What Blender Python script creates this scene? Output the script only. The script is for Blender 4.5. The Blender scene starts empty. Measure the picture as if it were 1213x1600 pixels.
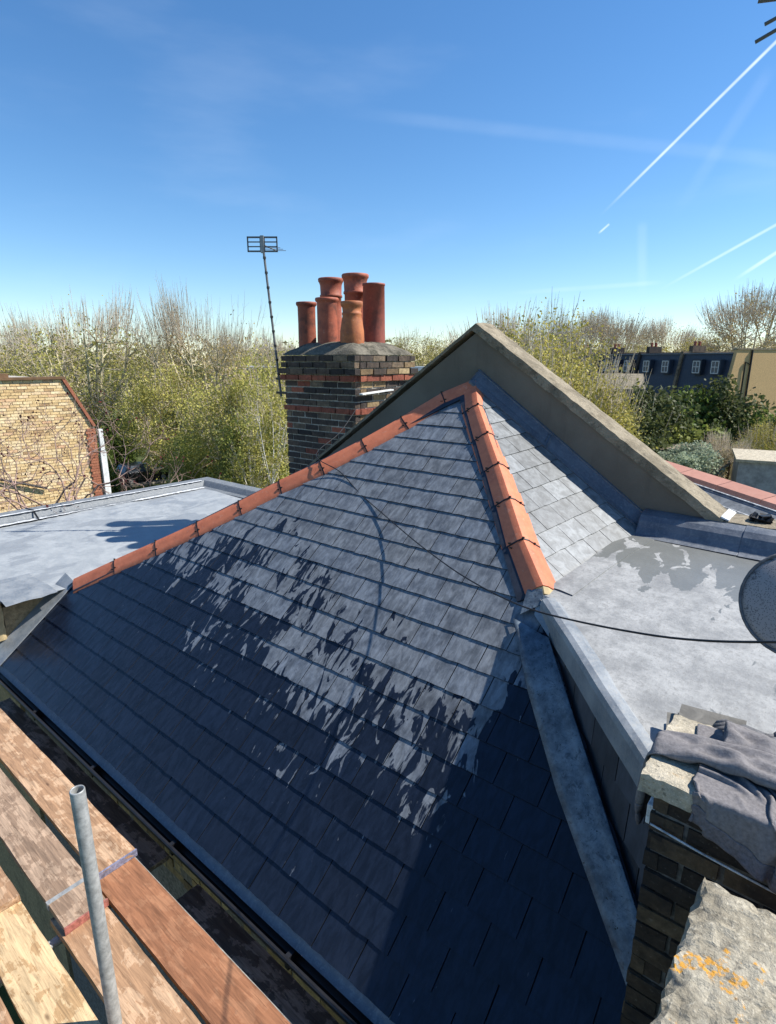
import bpy, bmesh, math, random
import numpy as np
from mathutils import Vector, Matrix

rng = random.Random(7)
nrg = np.random.default_rng(11)
scn = bpy.context.scene
COL = scn.collection
rad = math.radians

# ---------------------------------------------------------------- camera, sky, sun, exposure
cam_d = bpy.data.cameras.new('camera')
cam_d.sensor_fit = 'VERTICAL'; cam_d.sensor_height = 24.0
cam_d.lens = 13.5; cam_d.clip_start = 0.05; cam_d.clip_end = 3000
cam = bpy.data.objects.new('camera', cam_d); COL.objects.link(cam)
cam.location = (0, 0, 0)                       # eye level is z = 0, the ground lies at z = GZ
cam.rotation_euler = (rad(90 - 14.81), 0, rad(39.6))
scn.camera = cam
GZ = -9.6
AX, AY = rad(129.6), rad(39.6)                 # compass bearings of the world's X and Y axes
def polar(bearing, dist, z=0.0):
    b = rad(bearing)
    return Vector((dist*math.cos(b-AX), dist*math.cos(b-AY), z))
SUN_EL, SUN_BEAR = 46.8, 84.5
sd = polar(SUN_BEAR, math.cos(rad(SUN_EL)), math.sin(rad(SUN_EL)))
sun_d = bpy.data.lights.new('sun', 'SUN'); sun_d.energy = 5.0; sun_d.angle = rad(0.53); sun_d.color = (1.0, 0.955, 0.87)
sun = bpy.data.objects.new('sun', sun_d); COL.objects.link(sun)
sun.rotation_euler = (-sd).to_track_quat('-Z', 'Y').to_euler()
sun.location = sd*60

world = bpy.data.worlds.new('World'); scn.world = world; world.use_nodes = True
wt = world.node_tree; wt.nodes.clear()
def wn(t): return wt.nodes.new(t)
w_out = wn('ShaderNodeOutputWorld'); w_bg = wn('ShaderNodeBackground'); w_bg.inputs['Strength'].default_value = 0.105
sky = wn('ShaderNodeTexSky'); sky.sky_type = 'NISHITA'; sky.sun_disc = False
sky.sun_elevation = rad(SUN_EL); sky.sun_rotation = math.atan2(sd.x, sd.y)
sky.altitude = 30; sky.air_density = 1.0; sky.dust_density = 0.05; sky.ozone_density = 4.5
w_tc = wn('ShaderNodeTexCoord')
def wmath(op, a, b=None, clamp=False):
    n = wn('ShaderNodeMath'); n.operation = op; n.use_clamp = clamp
    for i, v in enumerate((a, b)):
        if v is None: continue
        if isinstance(v, (int, float)): n.inputs[i].default_value = v
        else: wt.links.new(v, n.inputs[i])
    return n.outputs[0]
def wdot(vec):
    n = wn('ShaderNodeVectorMath'); n.operation = 'DOT_PRODUCT'
    wt.links.new(w_tc.outputs['Generated'], n.inputs[0]); n.inputs[1].default_value = vec
    return n.outputs['Value']
def wstep(x, lo, hi):
    n = wn('ShaderNodeMapRange'); n.interpolation_type = 'SMOOTHSTEP'
    wt.links.new(x, n.inputs[0]); n.inputs[1].default_value = lo; n.inputs[2].default_value = hi
    return n.outputs[0]
def wnoise(scale, detail, stretch):
    m = wn('ShaderNodeMapping'); m.inputs['Scale'].default_value = stretch
    wt.links.new(w_tc.outputs['Generated'], m.inputs[0])
    n = wn('ShaderNodeTexNoise'); n.inputs['Scale'].default_value = scale; n.inputs['Detail'].default_value = detail
    wt.links.new(m.outputs[0], n.inputs['Vector']); return n.outputs[0]
def sky_dir(bearing, elev): return polar(bearing, math.cos(rad(elev)), math.sin(rad(elev)))
def streak(a, b, width, power, fade):          # a condensation trail along the arc from a to b
    a = sky_dir(*a); b = sky_dir(*b)
    nrm = a.cross(b).normalized(); t = (b-a).normalized()
    d = wmath('ABSOLUTE', wdot(nrm))
    core = wstep(d, width, width*0.15)
    al = wdot(t); la, lb = a.dot(t), b.dot(t); f = (lb-la)*fade
    m = wmath('MULTIPLY', wstep(al, la, la+f), wstep(al, lb+f*0.3, lb))
    return wmath('MULTIPLY', wmath('MULTIPLY', core, m), power)
trails = [streak((18.25,11.52),(32.7,23.7),0.0028,0.42,0.35), streak((18.46,10.38),(19.28,11.06),0.0022,0.30,0.4),
          streak((23.6,5.6),(34.5,11.5),0.0030,0.22,0.4), streak((29.0,6.0),(34.7,9.9),0.0036,0.28,0.4),
          streak((-6.5,20.1),(34.0,13.6),0.012,0.035,0.3), streak((22.6,5.0),(22.0,10.5),0.010,0.05,0.5),
          streak((24.2,11.0),(29.2,19.2),0.012,0.03,0.5), streak((10,5.8),(22.6,6.3),0.005,0.06,0.5)]
tot = trails[0]
for t_ in trails[1:]: tot = wmath('ADD', tot, t_)
puff = wstep(wnoise(3.0, 5, (1.0, 1.0, 4.0)), 0.52, 0.78)
tot = wmath('MULTIPLY', tot, wmath('ADD', wmath('MULTIPLY', wnoise(26.0, 4, (1, 1, 1)), 1.1), 0.45))
tot = wmath('ADD', tot, wmath('MULTIPLY', puff, 0.045), True)
w_mix = wn('ShaderNodeMix'); w_mix.data_type = 'RGBA'
wt.links.new(tot, w_mix.inputs['Factor']); w_hs = wn('ShaderNodeHueSaturation'); w_hs.inputs['Saturation'].default_value = 1.18; wt.links.new(sky.outputs[0], w_hs.inputs['Color']); wt.links.new(w_hs.outputs[0], w_mix.inputs['A'])
w_mix.inputs['B'].default_value = (8.6, 9.2, 9.8, 1)
wt.links.new(w_mix.outputs['Result'], w_bg.inputs[0]); wt.links.new(w_bg.outputs[0], w_out.inputs[0])

scn.view_settings.view_transform = 'Standard'; scn.view_settings.look = 'None'
scn.view_settings.gamma = 1.0; scn.view_settings.use_curve_mapping = False
scn.view_settings.exposure = 0.72
scn.render.engine = 'CYCLES'; scn.cycles.max_bounces = 8; scn.cycles.transparent_max_bounces = 8

# ---------------------------------------------------------------- node helpers
class NG:
    def __init__(s, name):
        s.m = bpy.data.materials.new(name); s.m.use_nodes = True; s.t = s.m.node_tree
        s.b = s.t.nodes['Principled BSDF']
        s.geo = s.t.nodes.new('ShaderNodeNewGeometry')
        s.pos = s.geo.outputs['Position']
    def put(s, v, sock):
        if hasattr(v, 'is_linked'): s.t.links.new(v, sock)
        elif isinstance(v, (int, float)): sock.default_value = v
        else: sock.default_value = (tuple(v)+(1,))[:len(sock.default_value)] if hasattr(sock.default_value, '__len__') else v
    def math(s, op, a, b=0.0, c=None, clamp=False):
        n = s.t.nodes.new('ShaderNodeMath'); n.operation = op; n.use_clamp = clamp
        s.put(a, n.inputs[0]); s.put(b, n.inputs[1])
        if c is not None: s.put(c, n.inputs[2])
        return n.outputs[0]
    def sep(s, v=None):
        n = s.t.nodes.new('ShaderNodeSeparateXYZ'); s.put(v or s.pos, n.inputs[0]); return n.outputs
    def comb(s, x, y, z):
        n = s.t.nodes.new('ShaderNodeCombineXYZ')
        for v, i in zip((x, y, z), n.inputs): s.put(v, i)
        return n.outputs[0]
    def map(s, v, scale=(1,1,1), rot=(0,0,0)):
        n = s.t.nodes.new('ShaderNodeMapping'); s.put(v, n.inputs[0]); n.inputs['Scale'].default_value = scale
        n.inputs['Rotation'].default_value = rot; return n.outputs[0]
    def noise(s, scale, detail=4, vec=None, rough=0.55, dist=0.0, col=False):
        n = s.t.nodes.new('ShaderNodeTexNoise'); s.put(vec or s.pos, n.inputs['Vector'])
        n.inputs['Scale'].default_value = scale; n.inputs['Detail'].default_value = detail
        n.inputs['Roughness'].default_value = rough; n.inputs['Distortion'].default_value = dist
        return n.outputs[1 if col else 0]
    def voro(s, scale, vec=None, feature='F1'):
        n = s.t.nodes.new('ShaderNodeTexVoronoi'); n.feature = feature; s.put(vec or s.pos, n.inputs['Vector'])
        n.inputs['Scale'].default_value = scale; return n.outputs['Distance']
    def step(s, x, lo, hi, a=0.0, b=1.0):
        n = s.t.nodes.new('ShaderNodeMapRange'); n.interpolation_type = 'SMOOTHSTEP'
        s.put(x, n.inputs[0])
        for v, i in zip((lo, hi, a, b), (1, 2, 3, 4)): s.put(v, n.inputs[i])
        return n.outputs[0]
    def mix(s, f, a, b, mode='MIX'):
        n = s.t.nodes.new('ShaderNodeMix'); n.data_type = 'RGBA'; n.blend_type = mode
        s.put(f, n.inputs['Factor']); s.put(a, n.inputs['A']); s.put(b, n.inputs['B']); return n.outputs['Result']
    def rnd(s):
        n = s.t.nodes.new('ShaderNodeObjectInfo'); return n.outputs['Random']
    def ramp(s, f, stops):
        n = s.t.nodes.new('ShaderNodeValToRGB'); s.put(f, n.inputs[0]); e = n.color_ramp.elements
        while len(e) < len(stops): e.new(0.5)
        for el, (p_, c) in zip(e, stops): el.position = p_; el.color = tuple(c)+(1,)
        return n.outputs[0]
    def bump(s, h, strength=0.3, dist=0.01):
        n = s.t.nodes.new('ShaderNodeBump'); n.inputs['Strength'].default_value = strength; n.inputs['Distance'].default_value = dist
        s.put(h, n.inputs['Height']); s.t.links.new(n.outputs[0], s.b.inputs['Normal'])
    def set(s, color=None, rough=None, metal=None, spec=None):
        if color is not None: s.put(color, s.b.inputs['Base Color'])
        if rough is not None: s.put(rough, s.b.inputs['Roughness'])
        if metal is not None: s.put(metal, s.b.inputs['Metallic'])
        if spec is not None: s.put(spec, s.b.inputs['Specular IOR Level'])
        return s.m

TH = rad(38.4)
NF = Vector((0, -math.sin(TH), math.cos(TH))); VF = Vector((0, math.cos(TH), math.sin(TH))); XF = Vector((1, 0, 0))
DF = -3.463

def m_slate():
    g = NG('slate'); x, y, z = g.sep()
    sv = g.math('ADD', g.math('MULTIPLY', y, math.cos(TH)), g.math('MULTIPLY', z, math.sin(TH)))
    low = g.math('ADD', g.math('MULTIPLY', g.math('ADD', x, 1.58), -0.28), -0.32)
    t = g.math('DIVIDE', g.math('SUBTRACT', sv, low), 1.5)
    st = g.comb(g.math('ADD', g.math('MULTIPLY', x, 10.5), g.math('MULTIPLY', sv, 1.2)), g.math('MULTIPLY', sv, 3.3), z)
    n1 = g.noise(1.0, 4, st, 0.52, 1.5)
    big = g.noise(1.6, 3)
    riv0 = g.noise(1.0, 4, g.comb(g.math('MULTIPLY', x, 38), g.math('MULTIPLY', sv, 9), z), 0.6, 0.4)
    edge = g.math('ADD', g.math('MULTIPLY', g.rnd(), 0.22), -0.11)
    v = g.math('ADD', g.math('ADD', n1, g.math('MULTIPLY', g.math('SUBTRACT', big, 0.5), 0.5)), g.math('ADD', g.math('MULTIPLY', t, 0.46), edge))
    v = g.math('SUBTRACT', v, g.math('MULTIPLY', g.step(g.math('ADD', x, g.math('MULTIPLY', sv, 0.0585)), -1.57, -1.32), 0.36))  # slates coloured wet past the cheek's shadow line, so shade is painted in
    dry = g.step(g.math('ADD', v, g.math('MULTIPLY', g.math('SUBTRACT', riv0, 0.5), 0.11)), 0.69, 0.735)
    fleck = g.step(g.noise(1.0, 3, g.comb(g.math('MULTIPLY', x, 60), g.math('MULTIPLY', sv, 10), 0.0)), 0.70, 0.76)
    fl = g.math('MULTIPLY', fleck, g.step(g.noise(3.0, 2), 0.45, 0.62))
    riv = g.noise(1.0, 6, g.comb(g.math('MULTIPLY', x, 26), g.math('MULTIPLY', sv, 7), g.math('MULTIPLY', z, 7)), 0.65, 0.6)
    mott = g.step(riv, 0.3, 0.72, 0.66, 1.34)
    scuff = g.step(g.noise(1.0, 4, g.comb(g.math('MULTIPLY', x, 75), g.math('MULTIPLY', sv, 6), 0.0), 0.6, 0.5), 0.58, 0.70)
    r = g.math('ADD', g.math('MULTIPLY', g.rnd(), 0.42), 0.80)
    cd = g.mix(g.rnd(), (0.200, 0.212, 0.226), (0.130, 0.146, 0.168))
    k = g.math('MULTIPLY', mott, r)
    cd = g.mix(1.0, cd, g.comb(k, k, k), 'MULTIPLY')
    cd = g.mix(g.math('MULTIPLY', scuff, 0.35), cd, (0.33, 0.34, 0.35))
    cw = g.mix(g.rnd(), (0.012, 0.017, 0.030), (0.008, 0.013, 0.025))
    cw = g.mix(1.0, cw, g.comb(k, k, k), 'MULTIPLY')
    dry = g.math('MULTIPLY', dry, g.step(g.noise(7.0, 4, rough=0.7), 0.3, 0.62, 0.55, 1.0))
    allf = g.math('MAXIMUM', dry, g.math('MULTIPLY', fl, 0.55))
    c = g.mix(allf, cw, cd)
    g.bump(g.math('ADD', riv, g.math('MULTIPLY', g.noise(70, 3), 0.3)), 0.35, 0.006)
    return g.set(c, g.mix(allf, (0.25,)*3, (0.47,)*3), spec=0.34)

def m_slate_dull(name, base, lo=0.75, hi=1.25):
    g = NG(name)
    riv = g.noise(14, 6, g.map(g.pos, (1, 1, 0.35)), 0.65, 0.6)
    k = g.math('MULTIPLY', g.step(riv, 0.3, 0.7, lo, hi), g.math('ADD', g.math('MULTIPLY', g.rnd(), 0.5), 0.75))
    g.bump(riv, 0.4, 0.006)
    return g.set(g.mix(1.0, base, g.comb(k, k, k), 'MULTIPLY'), 0.5, spec=0.4)

def m_terracotta(name, base, dark, weather=0.25, soot=0.0, rough=0.62, vary=0.3):
    g = NG(name)
    n = g.noise(9, 6, rough=0.7); n2 = g.noise(90, 3)
    c = g.mix(g.step(n, 0.35, 0.75), base, dark)
    c = g.mix(g.math('MULTIPLY', g.step(g.noise(30, 5), 0.58, 0.75), weather), c, (0.55, 0.36, 0.27))
    if soot: c = g.mix(g.math('MULTIPLY', g.step(g.noise(5, 5, rough=0.7), 0.48, 0.72), soot), c, (0.045, 0.03, 0.025))
    k = g.math('ADD', g.math('MULTIPLY', g.rnd(), vary), 1-vary/2)
    c = g.mix(1.0, c, g.comb(k, k, k), 'MULTIPLY')
    g.bump(g.math('ADD', n2, n), 0.25, 0.004)
    return g.set(c, rough, spec=0.35)

def m_lead(name, c1, c2, wet=0.0, wetc=(0.16, 0.17, 0.175), wscale=2.2, wthr=0.56, rough=0.5, metal=0.35, stain=(0.3, 0.3, 0.29), grad=None):
    g = NG(name)
    n = g.noise(5, 7, rough=0.72); f = g.noise(38, 5, rough=0.7)
    c = g.mix(g.step(n, 0.32, 0.7), c1, c2)
    c = g.mix(g.math('MULTIPLY', g.step(f, 0.48, 0.66), 0.6), c, stain)
    c = g.mix(g.math('MULTIPLY', g.step(g.noise(1.0, 5, g.map(g.pos, (45, 9, 9), (0, 0, rad(35))), 0.7, 0.8), 0.57, 0.66), 0.35), c, stain)
    c = g.mix(g.math('MULTIPLY', g.step(g.noise(110, 2), 0.66, 0.74), 0.5), c, (0.07, 0.07, 0.075))
    r = g.step(n, 0.3, 0.7, rough-0.08, rough+0.12)
    if wet:
        w = g.noise(wscale, 6, g.map(g.pos, (1.7, 1.0, 1.0), (0, 0, rad(-50))), 0.5, 0.5)
        if grad: w = g.math('ADD', w, grad(g))
        w = g.math('MULTIPLY', g.step(w, wthr, wthr+0.018), wet)
        c = g.mix(w, c, wetc); r = g.mix(w, g.comb(r, r, r), (0.28,)*3)
    g.bump(g.math('ADD', n, g.math('MULTIPLY', f, 0.5)), 0.3, 0.012)
    return g.set(c, r, metal, 0.4)

def m_brick(name, stops, rough=0.85, soot=0.0, island=False):
    g = NG(name)
    c = g.ramp(g.geo.outputs['Random Per Island'] if island else g.rnd(), stops)
    n = g.noise(22, 6, rough=0.7)
    k = g.step(n, 0.25, 0.75, 0.6, 1.35)
    c = g.mix(1.0, c, g.comb(k, k, k), 'MULTIPLY')
    c = g.mix(g.math('MULTIPLY', g.step(g.noise(60, 4), 0.6, 0.75), 0.35), c, (0.30, 0.27, 0.23))
    if soot: c = g.mix(g.math('MULTIPLY', g.step(g.noise(2.6, 5, rough=0.7), 0.42, 0.66), soot), c, (0.028, 0.026, 0.026))
    g.bump(n, 0.6, 0.01)
    return g.set(c, rough, spec=0.2)

def m_plain(name, c, rough=0.6, metal=0.0, var=0.25, scale=14.0, bump=0.2, spec=0.4, obj=0.0):
    g = NG(name)
    n = g.noise(scale, 6, rough=0.68)
    k = g.step(n, 0.28, 0.72, 1-var, 1+var)
    if obj: k = g.math('MULTIPLY', k, g.math('ADD', g.math('MULTIPLY', g.rnd(), obj), 1-obj/2))
    if bump: g.bump(n, bump, 0.006)
    return g.set(g.mix(1.0, c, g.comb(k, k, k), 'MULTIPLY'), rough, metal, spec)

def m_stone(name, c1, c2, lichen=0.0, moss=0.0, scale=9.0, bump=0.8):
    g = NG(name)
    n = g.noise(scale, 8, rough=0.75); f = g.noise(scale*9, 4, rough=0.7)
    c = g.mix(g.step(n, 0.3, 0.7), c1, c2)
    c = g.mix(g.math('MULTIPLY', g.step(f, 0.52, 0.68), 0.55), c, tuple(v*1.55 for v in c2))
    c = g.mix(g.math('MULTIPLY', g.step(g.noise(scale*3.2, 5, rough=0.7), 0.55, 0.68), 0.6), c, (0.06, 0.055, 0.045))
    c = g.mix(g.math('MULTIPLY', g.step(g.noise(scale*0.45, 5, rough=0.7), 0.46, 0.62), 0.55), c, tuple(v*0.5 for v in c1))
    if moss: c = g.mix(g.math('MULTIPLY', g.step(g.noise(scale*0.7, 6, rough=0.75), 0.5, 0.64), moss), c, (0.05, 0.048, 0.035))
    if lichen:
        l = g.math('MULTIPLY', g.step(g.noise(6.5, 6, rough=0.68), 0.60, 0.64), g.step(g.noise(55, 4), 0.44, 0.56))
        c = g.mix(g.math('MULTIPLY', l, lichen), c, (0.62, 0.30, 0.035))
    g.bump(g.math('ADD', n, g.math('MULTIPLY', f, 0.35)), bump, 0.02)
    return g.set(c, 0.9, spec=0.15)

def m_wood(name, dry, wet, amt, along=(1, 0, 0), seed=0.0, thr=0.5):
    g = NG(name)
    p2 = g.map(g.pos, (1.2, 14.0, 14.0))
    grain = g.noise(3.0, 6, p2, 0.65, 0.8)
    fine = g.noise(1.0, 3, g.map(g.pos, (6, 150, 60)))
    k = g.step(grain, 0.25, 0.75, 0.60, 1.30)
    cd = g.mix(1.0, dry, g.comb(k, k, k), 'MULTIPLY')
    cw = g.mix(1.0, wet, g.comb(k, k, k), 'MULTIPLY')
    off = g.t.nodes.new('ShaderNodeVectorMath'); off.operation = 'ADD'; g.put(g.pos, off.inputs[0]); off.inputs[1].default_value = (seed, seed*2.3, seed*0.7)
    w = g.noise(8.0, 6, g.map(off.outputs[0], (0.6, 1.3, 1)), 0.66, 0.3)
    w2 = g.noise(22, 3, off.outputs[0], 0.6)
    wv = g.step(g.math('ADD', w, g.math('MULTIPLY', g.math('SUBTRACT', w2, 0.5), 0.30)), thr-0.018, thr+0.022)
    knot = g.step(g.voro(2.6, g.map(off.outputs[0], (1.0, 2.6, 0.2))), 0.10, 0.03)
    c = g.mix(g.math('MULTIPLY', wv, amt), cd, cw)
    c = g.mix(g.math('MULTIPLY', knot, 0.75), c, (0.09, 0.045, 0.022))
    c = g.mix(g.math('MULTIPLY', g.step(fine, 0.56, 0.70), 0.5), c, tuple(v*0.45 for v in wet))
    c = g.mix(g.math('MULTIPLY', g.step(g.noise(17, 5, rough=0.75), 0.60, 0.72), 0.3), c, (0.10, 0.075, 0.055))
    g.bump(g.math('ADD', grain, fine), 0.3, 0.004)
    return g.set(c, g.mix(wv, (0.8,)*3, (0.42,)*3), spec=0.35)

def m_leaf(name, c1, c2, trans=0.35):
    g = NG(name)
    isl = g.geo.outputs['Random Per Island']
    n = g.noise(0.55, 3)
    c = g.mix(isl, c1, c2)
    k = g.step(n, 0.3, 0.7, 0.7, 1.3)
    c = g.mix(1.0, c, g.comb(k, k, k), 'MULTIPLY')
    g.set(c, 0.6, spec=0.25)
    tr = g.t.nodes.new('ShaderNodeBsdfTranslucent'); g.put(c, tr.inputs[0])
    ms = g.t.nodes.new('ShaderNodeMixShader'); ms.inputs[0].default_value = trans
    out = g.t.nodes['Material Output']
    g.t.links.new(g.b.outputs[0], ms.inputs[1]); g.t.links.new(tr.outputs[0], ms.inputs[2]); g.t.links.new(ms.outputs[0], out.inputs[0])
    return g.m

def m_render():
    g = NG('cement_render'); n = g.noise(1.6, 6, rough=0.65); s_ = g.noise(1.0, 5, g.map(g.pos, (9, 9, 1.1)), 0.6); f = g.noise(60, 3)
    c = g.mix(g.step(n, 0.35, 0.68), (0.150, 0.130, 0.102), (0.185, 0.163, 0.130))
    c = g.mix(g.math('MULTIPLY', g.step(s_, 0.52, 0.72), 0.35), c, (0.10, 0.088, 0.072))
    c = g.mix(g.math('MULTIPLY', g.step(f, 0.6, 0.75), 0.3), c, (0.22, 0.20, 0.165))
    g.bump(g.math('ADD', f, n), 0.3, 0.006)
    return g.set(c, 0.92, spec=0.12)
def m_lead_valley():
    g = NG('lead_valley'); n = g.noise(6, 8, rough=0.75); f = g.noise(16, 7, rough=0.78, dist=0.6)
    c = g.mix(g.step(n, 0.34, 0.66), (0.06, 0.078, 0.10), (0.18, 0.225, 0.265))
    c = g.mix(g.math('MULTIPLY', g.step(f, 0.52, 0.62), 0.75), c, (0.035, 0.045, 0.06))
    c = g.mix(g.step(g.noise(55, 3, rough=0.6), 0.66, 0.70), c, (0.012, 0.014, 0.018))
    g.bump(g.math('ADD', n, f), 0.35, 0.012)
    return g.set(c, g.step(f, 0.4, 0.6, 0.55, 0.38), 0.05, 0.4)
M = {}
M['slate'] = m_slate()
M['slate_edge'] = m_plain('slate_edge', (0.010, 0.011, 0.014), 0.6, 0, 0.3, 40, 0)
M['slate_cheek'] = m_slate_dull('slate_cheek', (0.048, 0.054, 0.066))
M['slate_old'] = m_slate_dull('slate_old', (0.165, 0.175, 0.182), 0.65, 1.3)
M['slate_pile'] = m_slate_dull('slate_pile', (0.15, 0.14, 0.12))
M['slate_far'] = m_slate_dull('slate_far', (0.028, 0.036, 0.055))
M['hip'] = m_terracotta('terracotta_hip', (0.60, 0.18, 0.088), (0.47, 0.13, 0.065), 0.30, 0.10, vary=0.26)
M['pot_red'] = m_terracotta('terracotta_pot', (0.36, 0.10, 0.055), (0.22, 0.06, 0.04), 0.25, 0.7)
M['pot_dark'] = m_terracotta('terracotta_pot_dark', (0.27, 0.07, 0.045), (0.17, 0.05, 0.037), 0.15, 0.5)
M['pot_orange'] = m_terracotta('terracotta_pot_orange', (0.50, 0.17, 0.06), (0.34, 0.10, 0.045), 0.3, 0.5)
M['pink'] = m_terracotta('pink_ridge', (0.60, 0.30, 0.22), (0.52, 0.25, 0.18), 0.5)
M['black'] = m_plain('black_plastic', (0.012, 0.012, 0.013), 0.45, 0, 0.2)
M['membrane'] = m_plain('membrane', (0.02, 0.024, 0.034), 0.4, 0, 0.3)
M['gutter'] = m_plain('gutter_black', (0.014, 0.014, 0.016), 0.35)
M['lead'] = m_lead('lead_new', (0.085, 0.10, 0.125), (0.15, 0.165, 0.19), metal=0.1, stain=(0.2,0.21,0.23))
M['lead_valley'] = m_lead_valley()
def flat_grad(g):
    x, y, z = g.sep()
    return g.math('ADD', g.math('MULTIPLY', g.math('ADD', g.step(y, 3.7, 4.7), g.math('MULTIPLY', g.step(x, -0.75, -0.2), 0.25)), 0.30), -0.14)
M['lead_flat'] = m_lead('lead_flat', (0.21, 0.213, 0.212), (0.37, 0.373, 0.367), 0.85, (0.16, 0.165, 0.155), 3.2, 0.57, 0.62, 0.1, (0.19, 0.19, 0.185), flat_grad)
M['lead_edge'] = m_lead('lead_edge', (0.17, 0.19, 0.21), (0.30, 0.32, 0.335), rough=0.45, metal=0.15)
M['felt'] = m_lead('flat_felt', (0.24, 0.26, 0.275), (0.34, 0.36, 0.37), 0.5, (0.19, 0.205, 0.22), 1.1, 0.55, 0.6, 0.0, (0.3, 0.31, 0.32))
M['felt_kerb'] = m_lead('kerb_felt', (0.12, 0.135, 0.15), (0.17, 0.185, 0.20), rough=0.6, metal=0.0)
M['white_seal'] = m_plain('worn_white_line', (0.55, 0.56, 0.56), 0.7, 0, 0.5, 25)
M['render'] = m_render()
M['coping'] = m_stone('coping_stone', (0.22, 0.185, 0.13), (0.31, 0.265, 0.195), 0.0, 0.45, 6.0)
M['coping_pale'] = m_stone('coping_concrete', (0.40, 0.35, 0.26), (0.55, 0.49, 0.38), 0.25, 0.2, 14.0)  # paler, finer grained concrete with some lichen
M['ledge'] = m_stone('lichen_ledge', (0.30, 0.265, 0.20), (0.45, 0.41, 0.325), 0.9, 0.35, 8.0, 1.0)
M['mortar'] = m_plain('mortar', (0.40, 0.37, 0.32), 0.95, 0, 0.4, 30, 0.5, 0.1)
M['mortar_dark'] = m_plain('mortar_dark', (0.15, 0.135, 0.12), 0.95, 0, 0.4, 30, 0.5, 0.1)
M['flaunch'] = m_stone('flaunching', (0.11, 0.10, 0.08), (0.20, 0.18, 0.14), 0.0, 0.9, 7.0)
M['brick_dark'] = m_brick('brick_sooty', [(0.0, (0.035, 0.03, 0.029)), (0.5, (0.075, 0.058, 0.048)), (0.8, (0.12, 0.085, 0.06)), (1.0, (0.24, 0.18, 0.12))], soot=0.6)
M['brick_stack'] = m_brick('brick_stack', [(0.0, (0.035, 0.028, 0.024)), (0.6, (0.085, 0.06, 0.04)), (1.0, (0.14, 0.10, 0.06))], soot=0.8)
M['brick_red'] = m_brick('brick_red', [(0.0, (0.20, 0.06, 0.04)), (1.0, (0.34, 0.11, 0.065))], soot=0.35)
M['brick_stock'] = m_brick('brick_stock', [(0.0, (0.38, 0.24, 0.13)), (0.10, (0.60, 0.41, 0.20)), (0.5, (0.72, 0.52, 0.27)), (0.85, (0.80, 0.63, 0.39)), (1.0, (0.62, 0.36, 0.20))])
M['brick_stock_far'] = m_brick('brick_stock_far', [(0.0, (0.38, 0.24, 0.13)), (0.10, (0.60, 0.41, 0.20)), (0.5, (0.72, 0.52, 0.27)), (0.85, (0.80, 0.63, 0.39)), (1.0, (0.62, 0.36, 0.20))], island=True)
M['brick_wall'] = m_brick('brick_wall', [(0.0, (0.13, 0.085, 0.05)), (0.5, (0.27, 0.19, 0.10)), (1.0, (0.36, 0.27, 0.15))], soot=0.3)
M['brick_house'] = m_brick('brick_house', [(0.0, (0.50, 0.32, 0.15)), (1.0, (0.64, 0.44, 0.22))])
M['brick_quoin'] = m_brick('brick_quoin', [(0.0, (0.30, 0.11, 0.065)), (1.0, (0.42, 0.17, 0.095))])
M['white'] = m_plain('white_paint', (0.72, 0.72, 0.70), 0.5, 0, 0.18, 8)
M['steel'] = m_plain('galvanised_steel', (0.33, 0.335, 0.325), 0.55, 0.35, 0.3, 24, 0.25)
M['aerial'] = m_plain('aerial_metal', (0.14, 0.14, 0.14), 0.55, 0.3, 0.2)
M['cable'] = m_plain('cable_black', (0.012, 0.013, 0.016), 0.5)
M['ply'] = m_plain('plywood', (0.42, 0.32, 0.17), 0.8, 0, 0.2, 20)
M['fabric'] = m_plain('grey_jersey', (0.180, 0.170, 0.172), 0.95, 0, 0.22, 70, 0.5, 0.1)
M['fabric_rib'] = m_plain('grey_rib', (0.155, 0.143, 0.152), 0.95, 0, 0.25, 90, 0.6, 0.1)
M['fabric2'] = m_plain('dark_jersey', (0.075, 0.075, 0.085), 0.95, 0, 0.2, 60, 0.4, 0.1)
M['glove'] = m_plain('glove_fabric', (0.12, 0.12, 0.125), 0.9, 0, 0.3, 50, 0.4, 0.1)
M['dish'] = None
M['bark'] = m_plain('bark_plane', (0.44, 0.385, 0.255), 0.9, 0, 0.45, 3.0, 0.3, 0.1)
M['twig'] = m_plain('twig', (0.54, 0.46, 0.35), 0.9, 0, 0.2, 2.0, 0, 0.1)
M['twig_pink'] = m_plain('twig_pink', (0.30, 0.205, 0.17), 0.8, 0, 0.35, 3.0, 0, 0.2)
M['birch'] = m_plain('birch_bark', (0.55, 0.53, 0.47), 0.8, 0, 0.3, 4.0, 0, 0.2)
M['leaf_spring'] = m_leaf('leaf_spring', (0.50, 0.45, 0.12), (0.31, 0.30, 0.08))
M['leaf_olive'] = m_leaf('leaf_olive', (0.47, 0.40, 0.10), (0.30, 0.28, 0.07))
M['leaf_far'] = m_leaf('leaf_far', (0.23, 0.21, 0.085), (0.15, 0.15, 0.06), 0.2)
M['leaf_bud'] = m_leaf('leaf_bud', (0.46, 0.34, 0.13), (0.34, 0.28, 0.11))
M['leaf_green'] = m_leaf('leaf_green', (0.17, 0.22, 0.05), (0.08, 0.13, 0.03))
M['leaf_bright'] = m_leaf('leaf_bright', (0.33, 0.345, 0.085), (0.19, 0.23, 0.06))
M['leaf_dark'] = m_leaf('leaf_dark', (0.12, 0.135, 0.045), (0.06, 0.08, 0.03))
M['leaf_grey'] = m_leaf('leaf_grey', (0.40, 0.45, 0.32), (0.24, 0.29, 0.19))
M['leaf_red'] = m_leaf('leaf_red', (0.11, 0.014, 0.02), (0.05, 0.008, 0.012))
M['grass'] = m_plain('grass_ground', (0.07, 0.085, 0.03), 0.95, 0, 0.5, 0.6, 0, 0.1)
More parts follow.
